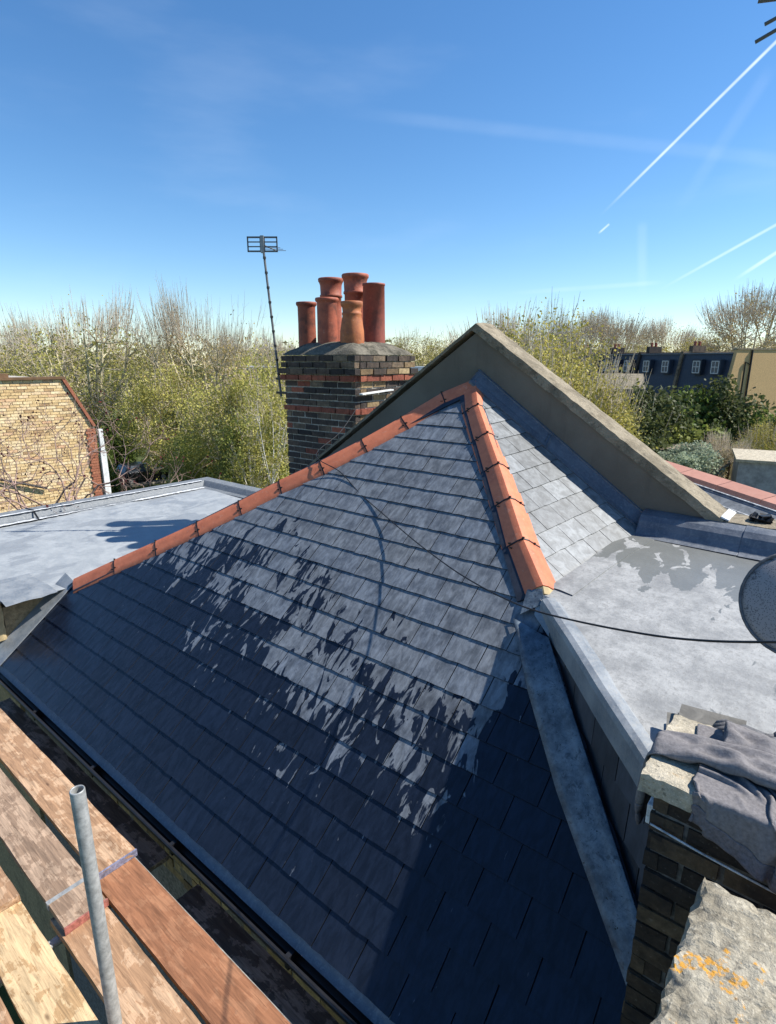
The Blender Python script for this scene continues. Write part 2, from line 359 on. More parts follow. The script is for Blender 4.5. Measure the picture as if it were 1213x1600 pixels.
M['asphalt'] = m_plain('asphalt', (0.06, 0.06, 0.06), 0.9, 0, 0.25, 1.0, 0, 0.2)
M['paving'] = m_plain('paving', (0.32, 0.28, 0.22), 0.9, 0, 0.2, 1.5, 0, 0.2)
M['glass'] = m_plain('window_glass', (0.10, 0.12, 0.15), 0.08, 0, 0.2, 2, 0, 0.6)
M['car'] = m_plain('car_paint', (0.02, 0.022, 0.026), 0.25, 0.2, 0.1, 2, 0, 0.6)
M['tyre'] = m_plain('tyre', (0.015, 0.015, 0.015), 0.8)
M['shed'] = m_plain('shed_wood', (0.16, 0.09, 0.045), 0.85, 0, 0.3, 3)
M['stucco'] = m_plain('garden_wall_stucco', (0.33, 0.33, 0.33), 0.9, 0, 0.3, 2.5, 0.2)
def m_dish():
    g = NG('dish_mesh')
    v = g.voro(130)
    holes = g.step(v, 0.28, 0.40)
    c = g.mix(holes, (0.15, 0.135, 0.135), (0.30, 0.27, 0.265))
    c = g.mix(g.math('MULTIPLY', g.step(g.noise(16, 6, rough=0.7), 0.58, 0.68), 0.7), c, (0.03, 0.027, 0.03))
    return g.set(c, 0.7, 0.1)
M['dish'] = m_dish()
BOARD = [m_wood('board_pale', (0.54, 0.385, 0.215), (0.34, 0.19, 0.08), 0.62, seed=1.3, thr=0.56),
         m_wood('board_tan', (0.46, 0.30, 0.185), (0.28, 0.145, 0.068), 0.58, seed=4.1, thr=0.46),
         m_wood('board_brown', (0.30, 0.14, 0.072), (0.25, 0.108, 0.052), 0.55, seed=7.7, thr=0.47),
         m_wood('board_grey', (0.37, 0.26, 0.18), (0.21, 0.135, 0.085), 0.62, seed=2.9, thr=0.50),
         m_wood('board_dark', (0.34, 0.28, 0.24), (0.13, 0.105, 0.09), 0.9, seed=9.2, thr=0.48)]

# ---------------------------------------------------------------- object helpers
ORG = {}
def link(o, parent=None):
    COL.objects.link(o)
    if parent is not None: o.parent = parent
    return o
def tag(o, label=None, cat=None, group=None, kind=None):
    if label: o['label'] = label
    if cat: o['category'] = cat
    if group: o['group'] = group
    if kind: o['kind'] = kind
    return o
def thing(name, label, cat, loc=(0, 0, 0), group=None):
    o = bpy.data.objects.new(name, None); o.empty_display_size = 0.1; COL.objects.link(o); o.location = loc
    ORG[o.name] = Vector(loc); tag(o, label, cat, group); return o
class MB:
    def __init__(s): s.v = []; s.f = []
    def poly(s, pts, face):
        b = len(s.v); s.v += [tuple(p) for p in pts]; s.f += [tuple(b+i for i in fc) for fc in face]; return s
    def prism(s, bot, top):
        n = len(bot); b = len(s.v); s.v += [tuple(p) for p in bot]+[tuple(p) for p in top]
        s.f.append(tuple(b+i for i in reversed(range(n)))); s.f.append(tuple(b+n+i for i in range(n)))
        for i in range(n): j = (i+1) % n; s.f.append((b+i, b+j, b+n+j, b+n+i))
        return s
    def box(s, c, size, R=None):
        c = Vector(c); h = [d/2 for d in size]; R = R or Matrix.Identity(3)
        q = [Vector((sx*h[0], sy*h[1], -h[2])) for sx, sy in ((-1,-1),(1,-1),(1,1),(-1,1))]
        t = [v+Vector((0, 0, 2*h[2])) for v in q]
        return s.prism([c+R@v for v in q], [c+R@v for v in t])
    def b2(s, lo, hi): return s.box([(a+b)/2 for a, b in zip(lo, hi)], [b-a for a, b in zip(lo, hi)])
    def tube(s, path, r, n=8, cap=True, flat=None):
        path = [Vector(p) for p in path]; rs = r if isinstance(r, (list, tuple)) else [r]*len(path)
        b0 = len(s.v); up = Vector((0, 0, 1))
        for i, p in enumerate(path):
            d = (path[min(i+1, len(path)-1)]-path[max(i-1, 0)]).normalized()
            a = d.cross(up) if abs(d.z) < 0.95 else d.cross(Vector((1, 0, 0)))
            a.normalize(); c = a.cross(d)
            for k in range(n):
                t = 2*math.pi*k/n; s.v.append(tuple(p+a*math.cos(t)*rs[i]+c*math.sin(t)*rs[i]*(flat or 1)))
        for i in range(len(path)-1):
            for k in range(n):
                k2 = (k+1) % n; s.f.append((b0+i*n+k, b0+i*n+k2, b0+(i+1)*n+k2, b0+(i+1)*n+k))
        if cap:
            s.f.append(tuple(b0+k for k in reversed(range(n)))); s.f.append(tuple(b0+(len(path)-1)*n+k for k in range(n)))
        return s
    def sweep(s, prof_a, prof_b, closed=True, cap=True):     # skin between two matching profiles
        n = len(prof_a); b = len(s.v); s.v += [tuple(p) for p in prof_a]+[tuple(p) for p in prof_b]
        for i in range(n if closed else n-1): j = (i+1) % n; s.f.append((b+i, b+j, b+n+j, b+n+i))
        if cap and closed: s.f.append(tuple(b+i for i in reversed(range(n)))); s.f.append(tuple(b+n+i for i in range(n)))
        return s
    def lathe(s, prof, c, n=24, axis=None):
        c = Vector(c); b = len(s.v)
        for r, z in prof:
            for k in range(n):
                t = 2*math.pi*k/n; s.v.append(tuple(c+Vector((r*math.cos(t), r*math.sin(t), z))))
        for i in range(len(prof)-1):
            for k in range(n):
                k2 = (k+1) % n; s.f.append((b+i*n+k, b+i*n+k2, b+(i+1)*n+k2, b+(i+1)*n+k))
        return s
    def mesh(s, name, origin=Vector((0, 0, 0)), fix=True):
        me = bpy.data.meshes.new(name); o = origin
        me.from_pydata([(x-o.x, y-o.y, z-o.z) for x, y, z in s.v], [], s.f)
        if fix:
            bm = bmesh.new(); bm.from_mesh(me); bmesh.ops.recalc_face_normals(bm, faces=bm.faces); bm.to_mesh(me); bm.free()
        me.update(); return me
    def build(s, name, m, parent=None, smooth=False, root=None, bevel=0.0, fix=True):
        o0 = Vector((0, 0, 0)); q = parent
        while q is not None:
            if q.name in ORG: o0 = ORG[q.name]; break
            q = q.parent
        me = s.mesh(name, o0, fix); me.materials.append(m)
        if smooth:
            for p_ in me.polygons: p_.use_smooth = True
        o = bpy.data.objects.new(name, me); link(o, parent)
        if bevel:
            bv = o.modifiers.new('bevel', 'BEVEL'); bv.width = bevel; bv.segments = 2; bv.limit_method = 'ANGLE'
        return o
def rough_box(lo, hi, nx, ny, nz, amp, seed):
    """a box with a subdivided, knocked-about surface"""
    bm = bmesh.new(); r = random.Random(seed)
    bmesh.ops.create_cube(bm, size=1.0)
    for e_axis, cnt in ((0, nx), (1, ny), (2, nz)):
        if cnt > 1:
            es = [e for e in bm.edges if abs((e.verts[0].co-e.verts[1].co)[e_axis]) > 1e-4 and all(abs((e.verts[0].co-e.verts[1].co)[k]) < 1e-4 for k in range(3) if k != e_axis)]
            bmesh.ops.subdivide_edges(bm, edges=es, cuts=cnt-1, use_grid_fill=True)
    lo = Vector(lo); hi = Vector(hi); mb = MB()
    bm.verts.ensure_lookup_table()
    for v in bm.verts:
        c = Vector([lo[k]+(v.co[k]+0.5)*(hi[k]-lo[k]) for k in range(3)])
        edge = sum(abs(abs(v.co[k])-0.5) < 1e-4 for k in range(3))
        a = amp*(1.0 if edge < 2 else 1.7)
        c += Vector((r.uniform(-a, a), r.uniform(-a, a), r.uniform(-a, a)))
        if edge >= 2:
            for k in range(3):
                if abs(abs(v.co[k])-0.5) < 1e-4: c[k] -= math.copysign(amp*1.2, v.co[k])
        mb.v.append(tuple(c))
    mb.f = [tuple(v.index for v in f.verts) for f in bm.faces]; bm.free()
    return mb
def clip_poly(poly, region):
    """Sutherland-Hodgman: poly clipped by a convex counter-clockwise region"""
    out = poly
    for i in range(len(region)):
        a, b = region[i], region[(i+1) % len(region)]; inp = out; out = []
        def side(p): return (b[0]-a[0])*(p[1]-a[1])-(b[1]-a[1])*(p[0]-a[0])
        for j in range(len(inp)):
            p, q = inp[j], inp[(j+1) % len(inp)]; sp, sq = side(p), side(q)
            if sp >= 0: out.append(p)
            if (sp >= 0) != (sq >= 0):
                t = sp/(sp-sq); out.append((p[0]+(q[0]-p[0])*t, p[1]+(q[1]-p[1])*t))
        if not out: return []
    return out
def area(p): return abs(sum(p[i][0]*p[(i+1) % len(p)][1]-p[(i+1) % len(p)][0]*p[i][1] for i in range(len(p))))/2
def slates(parent, O, X, V, N, region, mat_, w, g, s0, name='slate', thick=0.0082, lift=0.0086, seed=1, edge=None, x0=0.0, keep=None):
    """lay courses of slates over a convex region of a plane: each slate an object; whole ones share meshes"""
    r = random.Random(seed); org = Vector((0, 0, 0)); q = parent
    while q is not None:
        if q.name in ORG: org = ORG[q.name]; break
        q = q.parent
    L = g+0.05; shared = []
    def prism(poly, base):
        mb = MB(); zb = lambda s_: lift*(1-(s_-base)/g)
        bot = [(p[0], p[1]-base, zb(p[1])) for p in poly]; top = [(p[0], p[1]-base, zb(p[1])+thick) for p in poly]
        return mb.prism(bot, top)
    def dress(me):
        me.materials.append(mat_)
        if edge:
            me.materials.append(edge)
            for p_ in me.polygons:
                if abs(p_.normal.z) < 0.6: p_.material_index = 1
    for k in range(7):
        j = lambda a: r.uniform(-a, a)
        nb = 4; low = [(-w/2+0.003+(w-0.006)*i/nb, (j(0.004) if 0 < i < nb else j(0.003))) for i in range(nb+1)]
        poly = low+[(w/2-0.003, L), (-w/2+0.003, L)]
        me = prism(poly, 0.0).mesh(name); dress(me); shared.append(me)
    xs = [p[0] for p in region]; ss = [p[1] for p in region]
    R = Matrix((X, V, N)).transposed().to_4x4(); made = []
    k = 0; s = s0
    while s < max(ss):
        off = x0+(w/2 if k % 2 else 0)
        i0 = int(math.floor((min(xs)-off)/w))-1
        for i in range(i0, int((max(xs)-off)/w)+2):
            xa = off+i*w; rect = [(xa+0.003, s), (xa+w-0.003, s), (xa+w-0.003, s+L), (xa+0.003, s+L)]
            c = clip_poly(rect, region)
            if len(c) < 3 or area(c) < 0.0016: continue
            cen = (xa+w/2, s)
            if area(c) > 0.999*area(rect): me = shared[r.randrange(7)]
            else:
                me = prism([(p[0]-cen[0], p[1]) for p in c], s).mesh(name); dress(me)
            o = bpy.data.objects.new(name, me); link(o, parent)
            P = O+X*cen[0]+V*s+N*r.uniform(0, 0.0012)-org
            ML = Matrix.Translation(P) @ R @ Matrix.Rotation(r.uniform(-0.006, 0.006), 4, 'Z') @ Matrix.Rotation(r.uniform(-0.002, 0.004), 4, 'X') @ Matrix.Rotation(r.uniform(-0.004, 0.004), 4, 'Y'); o.matrix_local = ML
            made.append((o, O+X*cen[0]+V*s, area(c), ML))
        k += 1; s += g
    return made
_bm_cache = {}
def brick_mesh(m, k):
    key = (m.name, k)
    if key not in _bm_cache:
        r = random.Random(hash(k) % 1000+3); mb = MB(); mb.box((0, 0, 0), (1, 1, 1))
        mb.v = [(x+r.uniform(-0.012, 0.012), y+r.uniform(-0.03, 0.03), z+r.uniform(-0.035, 0.035)) for x, y, z in mb.v]
        me = mb.mesh('brick'); me.materials.append(m); _bm_cache[key] = me
    return _bm_cache[key]
def bricks(parent, O, U, Nn, rows, mat_for, bl=0.24, bh=0.073, joint=0.012, depth=0.05, seed=1, extent=None, limit=None, name='brick'):
    """rows = list of (z, u0, u1, proud); each brick is an object; returns those past the limit as box data"""
    r = random.Random(seed); org = Vector((0, 0, 0)); q = parent
    while q is not None:
        if q.name in ORG: org = ORG[q.name]; break
        q = q.parent
    U = U.normalized(); Nn = Nn.normalized(); Z = Vector((0, 0, 1)); R = Matrix((U, Nn, Z)).transposed().to_4x4(); lst = []
    for ri, (z, u0, u1, proud) in enumerate(rows):
        u = u0-(0 if ri % 2 == 0 else (bl+joint)/2)
        flem = 0
        while u < u1-0.02:
            ln = bl if flem % 2 == 0 or True else bl/2
            a, b = max(u, u0), min(u+ln, u1)
            if b-a > 0.035: lst.append((z, a, b, proud, ri))
            u += ln+joint; flem += 1
    out = []
    for idx, (z, a, b, proud, ri) in enumerate(lst):
        c = O+U*((a+b)/2)+Z*(z+bh/2)+Nn*(proud-depth/2+r.uniform(-0.007, 0.006))
        sc = ((b-a)*r.uniform(0.965, 1.0), depth, bh*r.uniform(0.92, 1.02)); m = mat_for(ri, r)
        if limit is not None and idx >= limit: out.append((c, sc, m)); continue
        o = bpy.data.objects.new(name, brick_mesh(m, r.randrange(5))); link(o, parent)
        o.matrix_local = Matrix.Translation(c-org) @ R @ Matrix.Rotation(r.uniform(-0.016, 0.016), 4, 'Y') @ Matrix.Rotation(r.uniform(-0.02, 0.02), 4, 'Z') @ Matrix.Diagonal((*sc, 1))
    return out, R

# ================================================================ the setting
def struct(mb, name, m, **k): return tag(mb.build(name, m, **k), kind='structure')
R0 = 900
struct(MB().poly([(-R0,-R0,GZ),(R0,-R0,GZ),(R0,R0,GZ),(-R0,R0,GZ)], [(0,1,2,3)]), 'ground', M['grass'])
def strip(p, q, w, z0, z1, name, m):
    p = Vector(p); q = Vector(q); n = Vector((-(q-p).y, (q-p).x, 0)).normalized()*w/2
    c = [p-n, q-n, q+n, p+n]
    mb = MB().prism([(v.x, v.y, z0) for v in c], [(v.x, v.y, z1) for v in c]); return struct(mb, name, m)
ra, rb = polar(-42, 52), polar(-2, 66)
rd = (rb-ra).normalized(); rn = Vector((-rd.y, rd.x, 0))
strip(ra-rd*30, rb+rd*40, 6.5, GZ-0.2, GZ+0.02, 'road', M['asphalt'])
strip(ra-rd*30-rn*4.4, rb+rd*40-rn*4.4, 2.3, GZ-0.2, GZ+0.14, 'pavement', M['paving'])
GT = -7.8
gp = [polar(19, 27), polar(40, 22), polar(41, 52), polar(20, 50)]
struct(MB().prism([(v.x, v.y, GZ-.3) for v in gp], [(v.x, v.y, GT) for v in gp]), 'garden_terrain', M['grass'])
strip(polar(31, 27), polar(28.6, 46), 2.6, GT-0.2, GT+0.03, 'garden_path', M['paving'])

# ---------------------------------------------------------------- our house under the roof
house = thing('house_wall', 'brown stock brick front wall below the black gutter of the slate roof', 'wall', (-3.0, 1.75, GZ))
MB().b2((-6.6, 1.74, GZ), (-0.2, 5.30, -3.22)).build('wall_core', M['mortar_dark'], house)
MB().b2((-0.2, 2.06, GZ), (1.4, 5.30, -2.0)).build('wall_core', M['mortar_dark'], house)
MB().b2((-10.30, 1.78, GZ), (-6.90, 6.45, -2.60)).build('wall_core', M['brick_wall'], house)
rows = [(-3.32-0.085*i, -4.6, -0.9, 0.0) for i in range(8)]
bricks(house, Vector((0, 1.735, 0)), XF, Vector((0, -1, 0)), rows, lambda i, r: M['brick_wall'], seed=5)
MB().b2((-6.7, 1.69, -3.26), (0.1, 1.735, -3.13)).build('fascia', M['black'], house)

# ---------------------------------------------------------------- slate roof
roof = thing('slate_roof', 'new grey slate hipped roof, partly wet, edged with orange ridge tiles', 'roof', (-3.2, 3.4, -3.2))
OF = NF*DF
front = bpy.data.objects.new('front_slope', None); link(front, roof); ORG['front_slope'] = ORG['slate_roof']
side = bpy.data.objects.new('side_slope', None); link(side, roof); ORG['side_slope'] = ORG['slate_roof']
def Fp(x, s, h=0.0): return OF+XF*x+VF*s+NF*h
regF = [(-6.70, -0.67), (0.33, -0.67), (-1.5, 1.80), (-3.179, 3.987), (-6.64, 0.43), (-6.70, 0.37)]
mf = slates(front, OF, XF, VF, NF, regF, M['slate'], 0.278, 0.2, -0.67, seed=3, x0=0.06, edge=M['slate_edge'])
RA = Vector((-3.2, 5.27, -0.22)); RB = Vector((-1.6, 3.55, -1.60)); RC = Vector((-1.38, 5.35, -1.49))
NR = (RB-RA).cross(RC-RA).normalized()
if NR.z < 0: NR = -NR
HR = (RC-RB).normalized(); UR = NR.cross(HR)
if UR.z < 0: UR = -UR
HR2 = UR.cross(NR)                                     # course direction, right handed with UR, NR
def r2(P): d = P-RB; return (d.dot(HR2), d.dot(UR))
regR = [r2(RA), r2(RB), r2(RC)]
if (regR[1][0]-regR[0][0])*(regR[2][1]-regR[0][1])-(regR[1][1]-regR[0][1])*(regR[2][0]-regR[0][0]) < 0: regR.reverse()
mr = slates(side, RB, HR2, UR, NR, regR, M['slate_old'], 0.278, 0.2, min(p[1] for p in regR), seed=8, x0=0.10, edge=M['slate_edge'])
# the smallest pieces past the limit of 300 are joined into one part
allm = sorted(mf+mr, key=lambda t_: t_[2]/(t_[1].length**2))
extra = allm[:max(0, len(allm)-296)]
if extra:
    mb = MB()
    for o, P, a_, mw in extra:
        if o.data.materials[0].name != 'slate': continue
        b = len(mb.v)
        mb.v += [tuple((mw @ v.co)+ORG['slate_roof']) for v in o.data.vertices]; mb.f += [tuple(b+i for i in p_.vertices) for p_ in o.data.polygons]
        bpy.data.objects.remove(o)
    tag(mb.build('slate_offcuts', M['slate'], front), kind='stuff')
# deck under the slates
apx = Fp(-3.179, 3.987)
bl = Fp(-6.64, 0.43)
MB().poly([Fp(x, s, -0.012) for x, s in regF], [tuple(range(len(regF)))]).build('underlay', M['membrane'], front)
MB().poly([RA-NR*0.012, RB-NR*0.012, RC-NR*0.012], [(0, 1, 2)]).build('underlay', M['membrane'], side)
MB().poly([apx-Vector((0,0,.01)), bl-Vector((0,0,.01)), (-6.70, 5.33, -2.49), (-4.95, 5.33, -1.5)], [(0, 1, 2, 3)]).build('rear_slope', M['slate_old'], roof)

# hip tiles
NL = Vector((-math.sin(rad(32.6)), 0, math.cos(rad(32.6))))
def hip_profile(P, t, nA, nB, sgn, grow=0.0, wide=0.150):
    bis = (nA+nB).normalized(); H = P-bis*0.066
    wA = t.cross(nA)*sgn; wB = -t.cross(nB)*sgn
    g = grow
    o = [H+wA*(wide+g)+nA*(0.014+g), H+wA*0.085+nA*(0.036+g), H+wA*0.045+nA*(0.050+g), H+wA*0.020+nA*(0.0595+g), P+bis*g, H+wB*0.020+nB*(0.0595+g), H+wB*0.045+nB*(0.050+g), H+wB*0.085+nB*(0.036+g), H+wB*(wide+g)+nB*(0.014+g)]
    return o
def hip_line(pts, nA, nB, sgn, label):
    for i in range(len(pts)-1):
        p, q = Vector(pts[i]), Vector(pts[i+1]); t = (q-p).normalized()
        a = hip_profile(p, t, nA, nB, sgn); b = hip_profile(q-t*0.004, t, nA, nB, sgn, 0.003)
        bis = (nA+nB).normalized()
        ring = lambda o: o+[v-bis*0.014 for v in reversed(o)]
        tile = MB().sweep(ring(a), ring(b)).build('hip_tile', M['hip'], roof, smooth=True); tile.data.set_sharp_from_angle(angle=rad(48))
        if i < len(pts)-2:
            c0 = hip_profile(q-t*0.006, t, nA, nB, sgn, 0.0055, 0.145); c1 = hip_profile(q+t*0.006, t, nA, nB, sgn, 0.0055, 0.145)
            mb = MB().sweep(ring(c0), ring(c1))
            for k in (1, 4, 7): mb.box(c0[k]+bis*0.004+t*0.003*(k-4), (0.016, 0.016, 0.012))
            mb.box(c1[1]+t*0.022, (0.02, 0.014, 0.008))
            mb.build('joint_clip', M['black'], tile)
A_ = (-3.179, 5.238, -0.19)
RJ = [A_, (-2.955,4.946,-0.422), (-2.672,4.662,-0.647), (-2.395,4.388,-0.864), (-2.127,4.117,-1.080), (-1.852,3.835,-1.303), (-1.551,3.565,-1.517)]
LJ = [A_, (-3.463,5.057,-0.334), (-3.750,4.747,-0.580), (-4.049,4.458,-0.809), (-4.382,4.170,-1.037), (-4.741,3.904,-1.248), (-5.077,3.614,-1.478), (-5.445,3.321,-1.710), (-5.840,3.033,-1.938), (-6.244,2.744,-2.167), (-6.650,2.442,-2.407)]
tR = (Vector(RJ[-1])-Vector(A_)).normalized(); tL = (Vector(LJ[-1])-Vector(A_)).normalized()
sR = 1 if tR.cross(NF).dot(-XF) > 0 else -1
sL = 1 if tL.cross(NF).dot(XF) > 0 else -1
hip_line(RJ, NF, NR, sR, 'r'); hip_line(LJ, NF, NL, sL, 'l')
# the mortar plug under the lowest right hip tile
pe = hip_profile(Vector(RJ[-1]), tR, NF, NR, sR, -0.004); bis = (NF+NR).normalized()
MB().sweep(pe+[pe[-1]-bis*.05, pe[0]-bis*.05], [v+tR*0.05-bis*0.02 for v in pe]+[pe[-1]+tR*.05-bis*.05, pe[0]+tR*.05-bis*.05]).build('mortar_plug', M['ply'], roof)
MB().sweep([Vector(LJ[-1])-Vector((0,0,.03)), Vector(LJ[-1])+Vector((-.02,-.10,-.12)), Vector(LJ[-1])+Vector((-.10,.1,-.12))], [Vector(LJ[-1])+Vector((-.07,-.06,-.09)), Vector(LJ[-1])+Vector((-.08,-.12,-.14)), Vector(LJ[-1])+Vector((-.14,.04,-.14))]).build('end_cap', M['black'], roof)
# dark dry-fix strips along both hips
def offs(P, t, n, sgn, w0, w1, h): w_ = t.cross(n)*sgn; H = P-(n*0.06); return H+w_*w0+n*h, H+w_*w1+n*h
for pts, t, sgn in ((RJ, tR, sR), (LJ, tL, sL)):
    p, q = Vector(pts[0])+t*0.1, Vector(pts[-1])+(t*0.04 if pts is RJ else Vector())
    wd = 0.205 if pts is RJ else 0.165
    a0, a1 = offs(p, t, NF, sgn, 0.02, wd, 0.029); b0, b1 = offs(q, t, NF, sgn, 0.02, wd, 0.029)
    MB().prism([a0-NF*.012, a1-NF*.012, b1-NF*.012, b0-NF*.012], [a0, a1, b1, b0]).build('dry_hip_strip', M['membrane'], roof)

# valley lead beside the cheek, its saddle, the eaves tray, the left verge strip and the gutter
lefte = [(-1.66, 1.565), (-1.35, 1.11), (-0.982, 0.646), (-0.70, 0.34), (-0.431, 0.047), (-0.10, -0.315), (0.21, -0.67)]
righte = [(-1.353, 1.478), (-1.08, 1.125), (-0.782, 0.742), (-0.57, 0.468), (-0.368, 0.2065), (-0.02, -0.243), (0.31, -0.67)]
mb = MB(); NC_ = 6; rr = random.Random(4)
cols = []
for (la, lb), (ra_, rb_) in zip(lefte, righte):
    for k in range(NC_):
        f = k/(NC_-1); h = 0.030+0.035*math.sin(f*math.pi*0.62)+(0.03 if k == NC_-1 else 0)+rr.uniform(-.004, .004)
        mb.v.append(tuple(Fp(la+(ra_-la)*f, lb+(rb_-lb)*f, h)))
for i in range(len(lefte)-1):
    for k in range(NC_-1): mb.f.append((i*NC_+k, i*NC_+k+1, (i+1)*NC_+k+1, (i+1)*NC_+k))
vl = mb.build('valley_lead', M['lead_valley'], roof, smooth=True)
sm = vl.modifiers.new('thick', 'SOLIDIFY'); sm.thickness = 0.006
sq = [(-1.575, 1.80, .045), (-1.43, 1.76, .075), (-1.36, 1.49, .082), (-1.52, 1.62, .058)]
MB().prism([Fp(x, s, h-.006) for x, s, h in sq], [Fp(x, s, h) for x, s, h in sq]).build('lead_saddle', M['lead_edge'], roof)
MB().prism([Fp(-1.655, 1.80, .035), Fp(-1.55, 1.83, .05), Fp(-1.49, 1.72, .06), Fp(-1.62, 1.60, .04)], [Fp(-1.655, 1.80, .041), Fp(-1.55, 1.83, .056), Fp(-1.49, 1.72, .066), Fp(-1.62, 1.60, .046)]).build('lead_saddle', M['lead_valley'], roof)
MB().prism([Fp(-6.74, -.735, -.016), Fp(.33, -.735, -.016), Fp(.33, -.64, -.010), Fp(-6.74, -.64, -.010)], [Fp(-6.74, -.735, -.006), Fp(.33, -.735, -.006), Fp(.33, -.64, .003), Fp(-6.74, -.64, .003)]).build('eaves_tray', M['lead'], roof)
prof = [(1.665, -3.165), (1.655, -3.215), (1.62, -3.262), (1.58, -3.275), (1.54, -3.262), (1.51, -3.215), (1.505, -3.155), (1.490, -3.150)]
gpts = lambda x: [Vector((x, y, z)) for y, z in prof]+[Vector((x, y+(0.006 if i < 4 else 0.008), z+0.006)) for i, (y, z) in reversed(list(enumerate(prof)))]
MB().sweep(gpts(-6.76), gpts(0.33)).build('gutter', M['gutter'], roof)
for x in (-5.6, -4.4, -3.2, -2.0, -0.8): MB().b2((x-.015, 1.53, -3.285), (x+.015, 1.69, -3.20)).build('gutter_bracket', M['gutter'], roof)
MB().prism([Fp(-6.92, -.70, .02), Fp(-6.64, -.70, .018), Fp(-6.64, .40, .018), Fp(-6.92, .44, .02)], [Fp(-6.92, -.70, .05), Fp(-6.64, -.70, .028), Fp(-6.64, .40, .028), Fp(-6.92, .44, .05)]).build('verge_lead', M['lead_edge'], roof)
# flashing where the side slope meets the parapet
fl = Vector((0, 1, 0)); wl = lambda t: RA.lerp(RC, t)
fdir = (RC-RA).normalized(); iw = NR.cross(fdir); iw = iw if iw.y < 0 else -iw
Y_W = 5.37
for a, b, up in ((0.0, 0.47, 0.012), (0.455, 1.01, 0.004)):
    pa, pb = RA+(RC-RA)*a, RA+(RC-RA)*b
    pr = lambda P: [P+iw*0.12+NR*(0.020+up), P+iw*0.05+NR*(0.030+up), Vector((P.x, Y_W-0.02-up, P.z+0.055)), Vector((P.x, Y_W-0.02-up, P.z+0.120)), Vector((P.x, Y_W-0.002, P.z+0.126)), P+iw*0.12+NR*0.012]
    MB().sweep(pr(pa), pr(pb)).build('side_flashing', M['lead'], roof)

# ---------------------------------------------------------------- rendered gable parapet
par = thing('gable_parapet', 'grey rendered gable parapet wall behind the roof peak with stone coping', 'wall', (-3.2, 5.5, GZ))
def gz(x): return 0.361-(x+3.249)*0.6737 if x > -3.249 else 0.361+(x+3.249)*0.680
ZL = -1.30
xr = -3.249+(0.361-ZL)/0.6737
profw = [(-6.5, GZ), (2.2, GZ), (2.2, ZL-.075), (xr, ZL-.075), (-3.249, 0.361-.085), (-6.5, gz(-6.5)-.085)]
MB().prism([(x, Y_W, z) for x, z in profw], [(x, Y_W+0.26, z) for x, z in profw]).build('render_wall', M['render'], par)
def cop(xa, xb, n, seed, label=None):
    r = random.Random(seed); mb = MB(); ny = 6; pa = []
    for i in range(n+1):
        x = xa+(xb-xa)*i/n
        sl = -0.6737 if xa > -3.3 else 0.68
        if abs(xa-xr) < .01: sl = 0.0
        nn = Vector((-sl, 0, 1)).normalized(); z = gz(x) if sl else ZL
        base = Vector((x, 0, z)); ring = []
        for k in range(ny+1):
            y = Y_W-0.035+(0.34)*k/ny
            h = 0.0+0.012*math.sin(k/ny*math.pi)+r.uniform(-.0035, .0035)
            ring.append(base+Vector((0, y+r.uniform(-.004, .004), 0))+nn*h)
        ring.append(base+Vector((0, Y_W+0.305, 0))-nn*0.085); ring.append(base+Vector((0, Y_W-0.035+r.uniform(-.008, .008), 0))-nn*(0.080+r.uniform(-.006, .006)))
        pa.append(ring)
    m = len(pa[0])
    for ring in pa: mb.v += [tuple(v) for v in ring]
    for i in range(n):
        for k in range(m): k2 = (k+1) % m; mb.f.append((i*m+k, i*m+k2, (i+1)*m+k2, (i+1)*m+k))
    mb.f.append(tuple(range(m))); mb.f.append(tuple(n*m+k for k in range(m)))
    return mb.build('coping', M['coping'], par)
cop(-3.249, xr-0.004, 46, 1); cop(-3.253, -6.5, 46, 2); cop(xr, 2.2, 40, 3)
MB().prism([(xr-.03, Y_W-.03, ZL+.022), (xr+.03, Y_W-.03, ZL+.004), (xr+.03, Y_W+.3, ZL+.004), (xr-.03, Y_W+.3, ZL+.022)], [(xr-.03, Y_W-.03, ZL+.038), (xr+.03, Y_W-.03, ZL+.016), (xr+.03, Y_W+.3, ZL+.016), (xr-.03, Y_W+.3, ZL+.038)]).build('mortar_joint', M['white_seal'], par)

# ---------------------------------------------------------------- flat lead roof with its slate hung cheek
flat = thing('lead_flat_roof', 'pale weathered lead flat roof with wet patches right of the orange hip', 'flat roof', (-0.4, 3.8, -1.9))
E0 = Vector((-1.470, 3.422, -1.595)); E1 = Vector((-0.287, 2.239, -1.832))
def flat_z(x, y):
    e = Vector((1, -1)).normalized(); d = ((x-E0.x)+(y-E0.y))/2      # distance behind the cheek line
    t = min(max((x-E0.x-d)/1.183, -1), 2.2); ze = E0.z+(E1.z-E0.z)*t
    f = min(max((y-(E0.y-(t*1.183)))/max(5.32-(E0.y-t*1.183), .3), 0), 1)
    return ze+(-1.50-ze)*f
mb = MB(); NU, NV = 30, 30
poly_flat = lambda u, v: None
for j in range(NV+1):
    for i in range(NU+1):
        u, v = i/NU, j/NV
        fr = Vector((-1.56+2.9*u, 3.515-1.55*min(u*2.0, 1.0)*0.78, 0)) if False else None
        # front edge follows the cheek line and then runs on behind the stack
        if u < 0.5: f0 = Vector((E0.x-.06+(E1.x-E0.x+.06)*u*2, E0.y+.06+(E1.y-E0.y-.06)*u*2))
        else: f0 = Vector((E1.x+(u-0.5)*2*1.6, E1.y))
        b0 = Vector((-1.47+u*2.82, 5.36)); lft = Vector((-1.57+0.17*v, 3.52+1.84*v))
        p = f0.lerp(b0, v)
        mb.v.append((p.x, p.y, flat_z(p.x, p.y)))
for j in range(NV):
    for i in range(NU): a = j*(NU+1)+i; mb.f.append((a, a+1, a+NU+2, a+NU+1))
mb.build('lead_sheet', M['lead_flat'], flat, smooth=True)
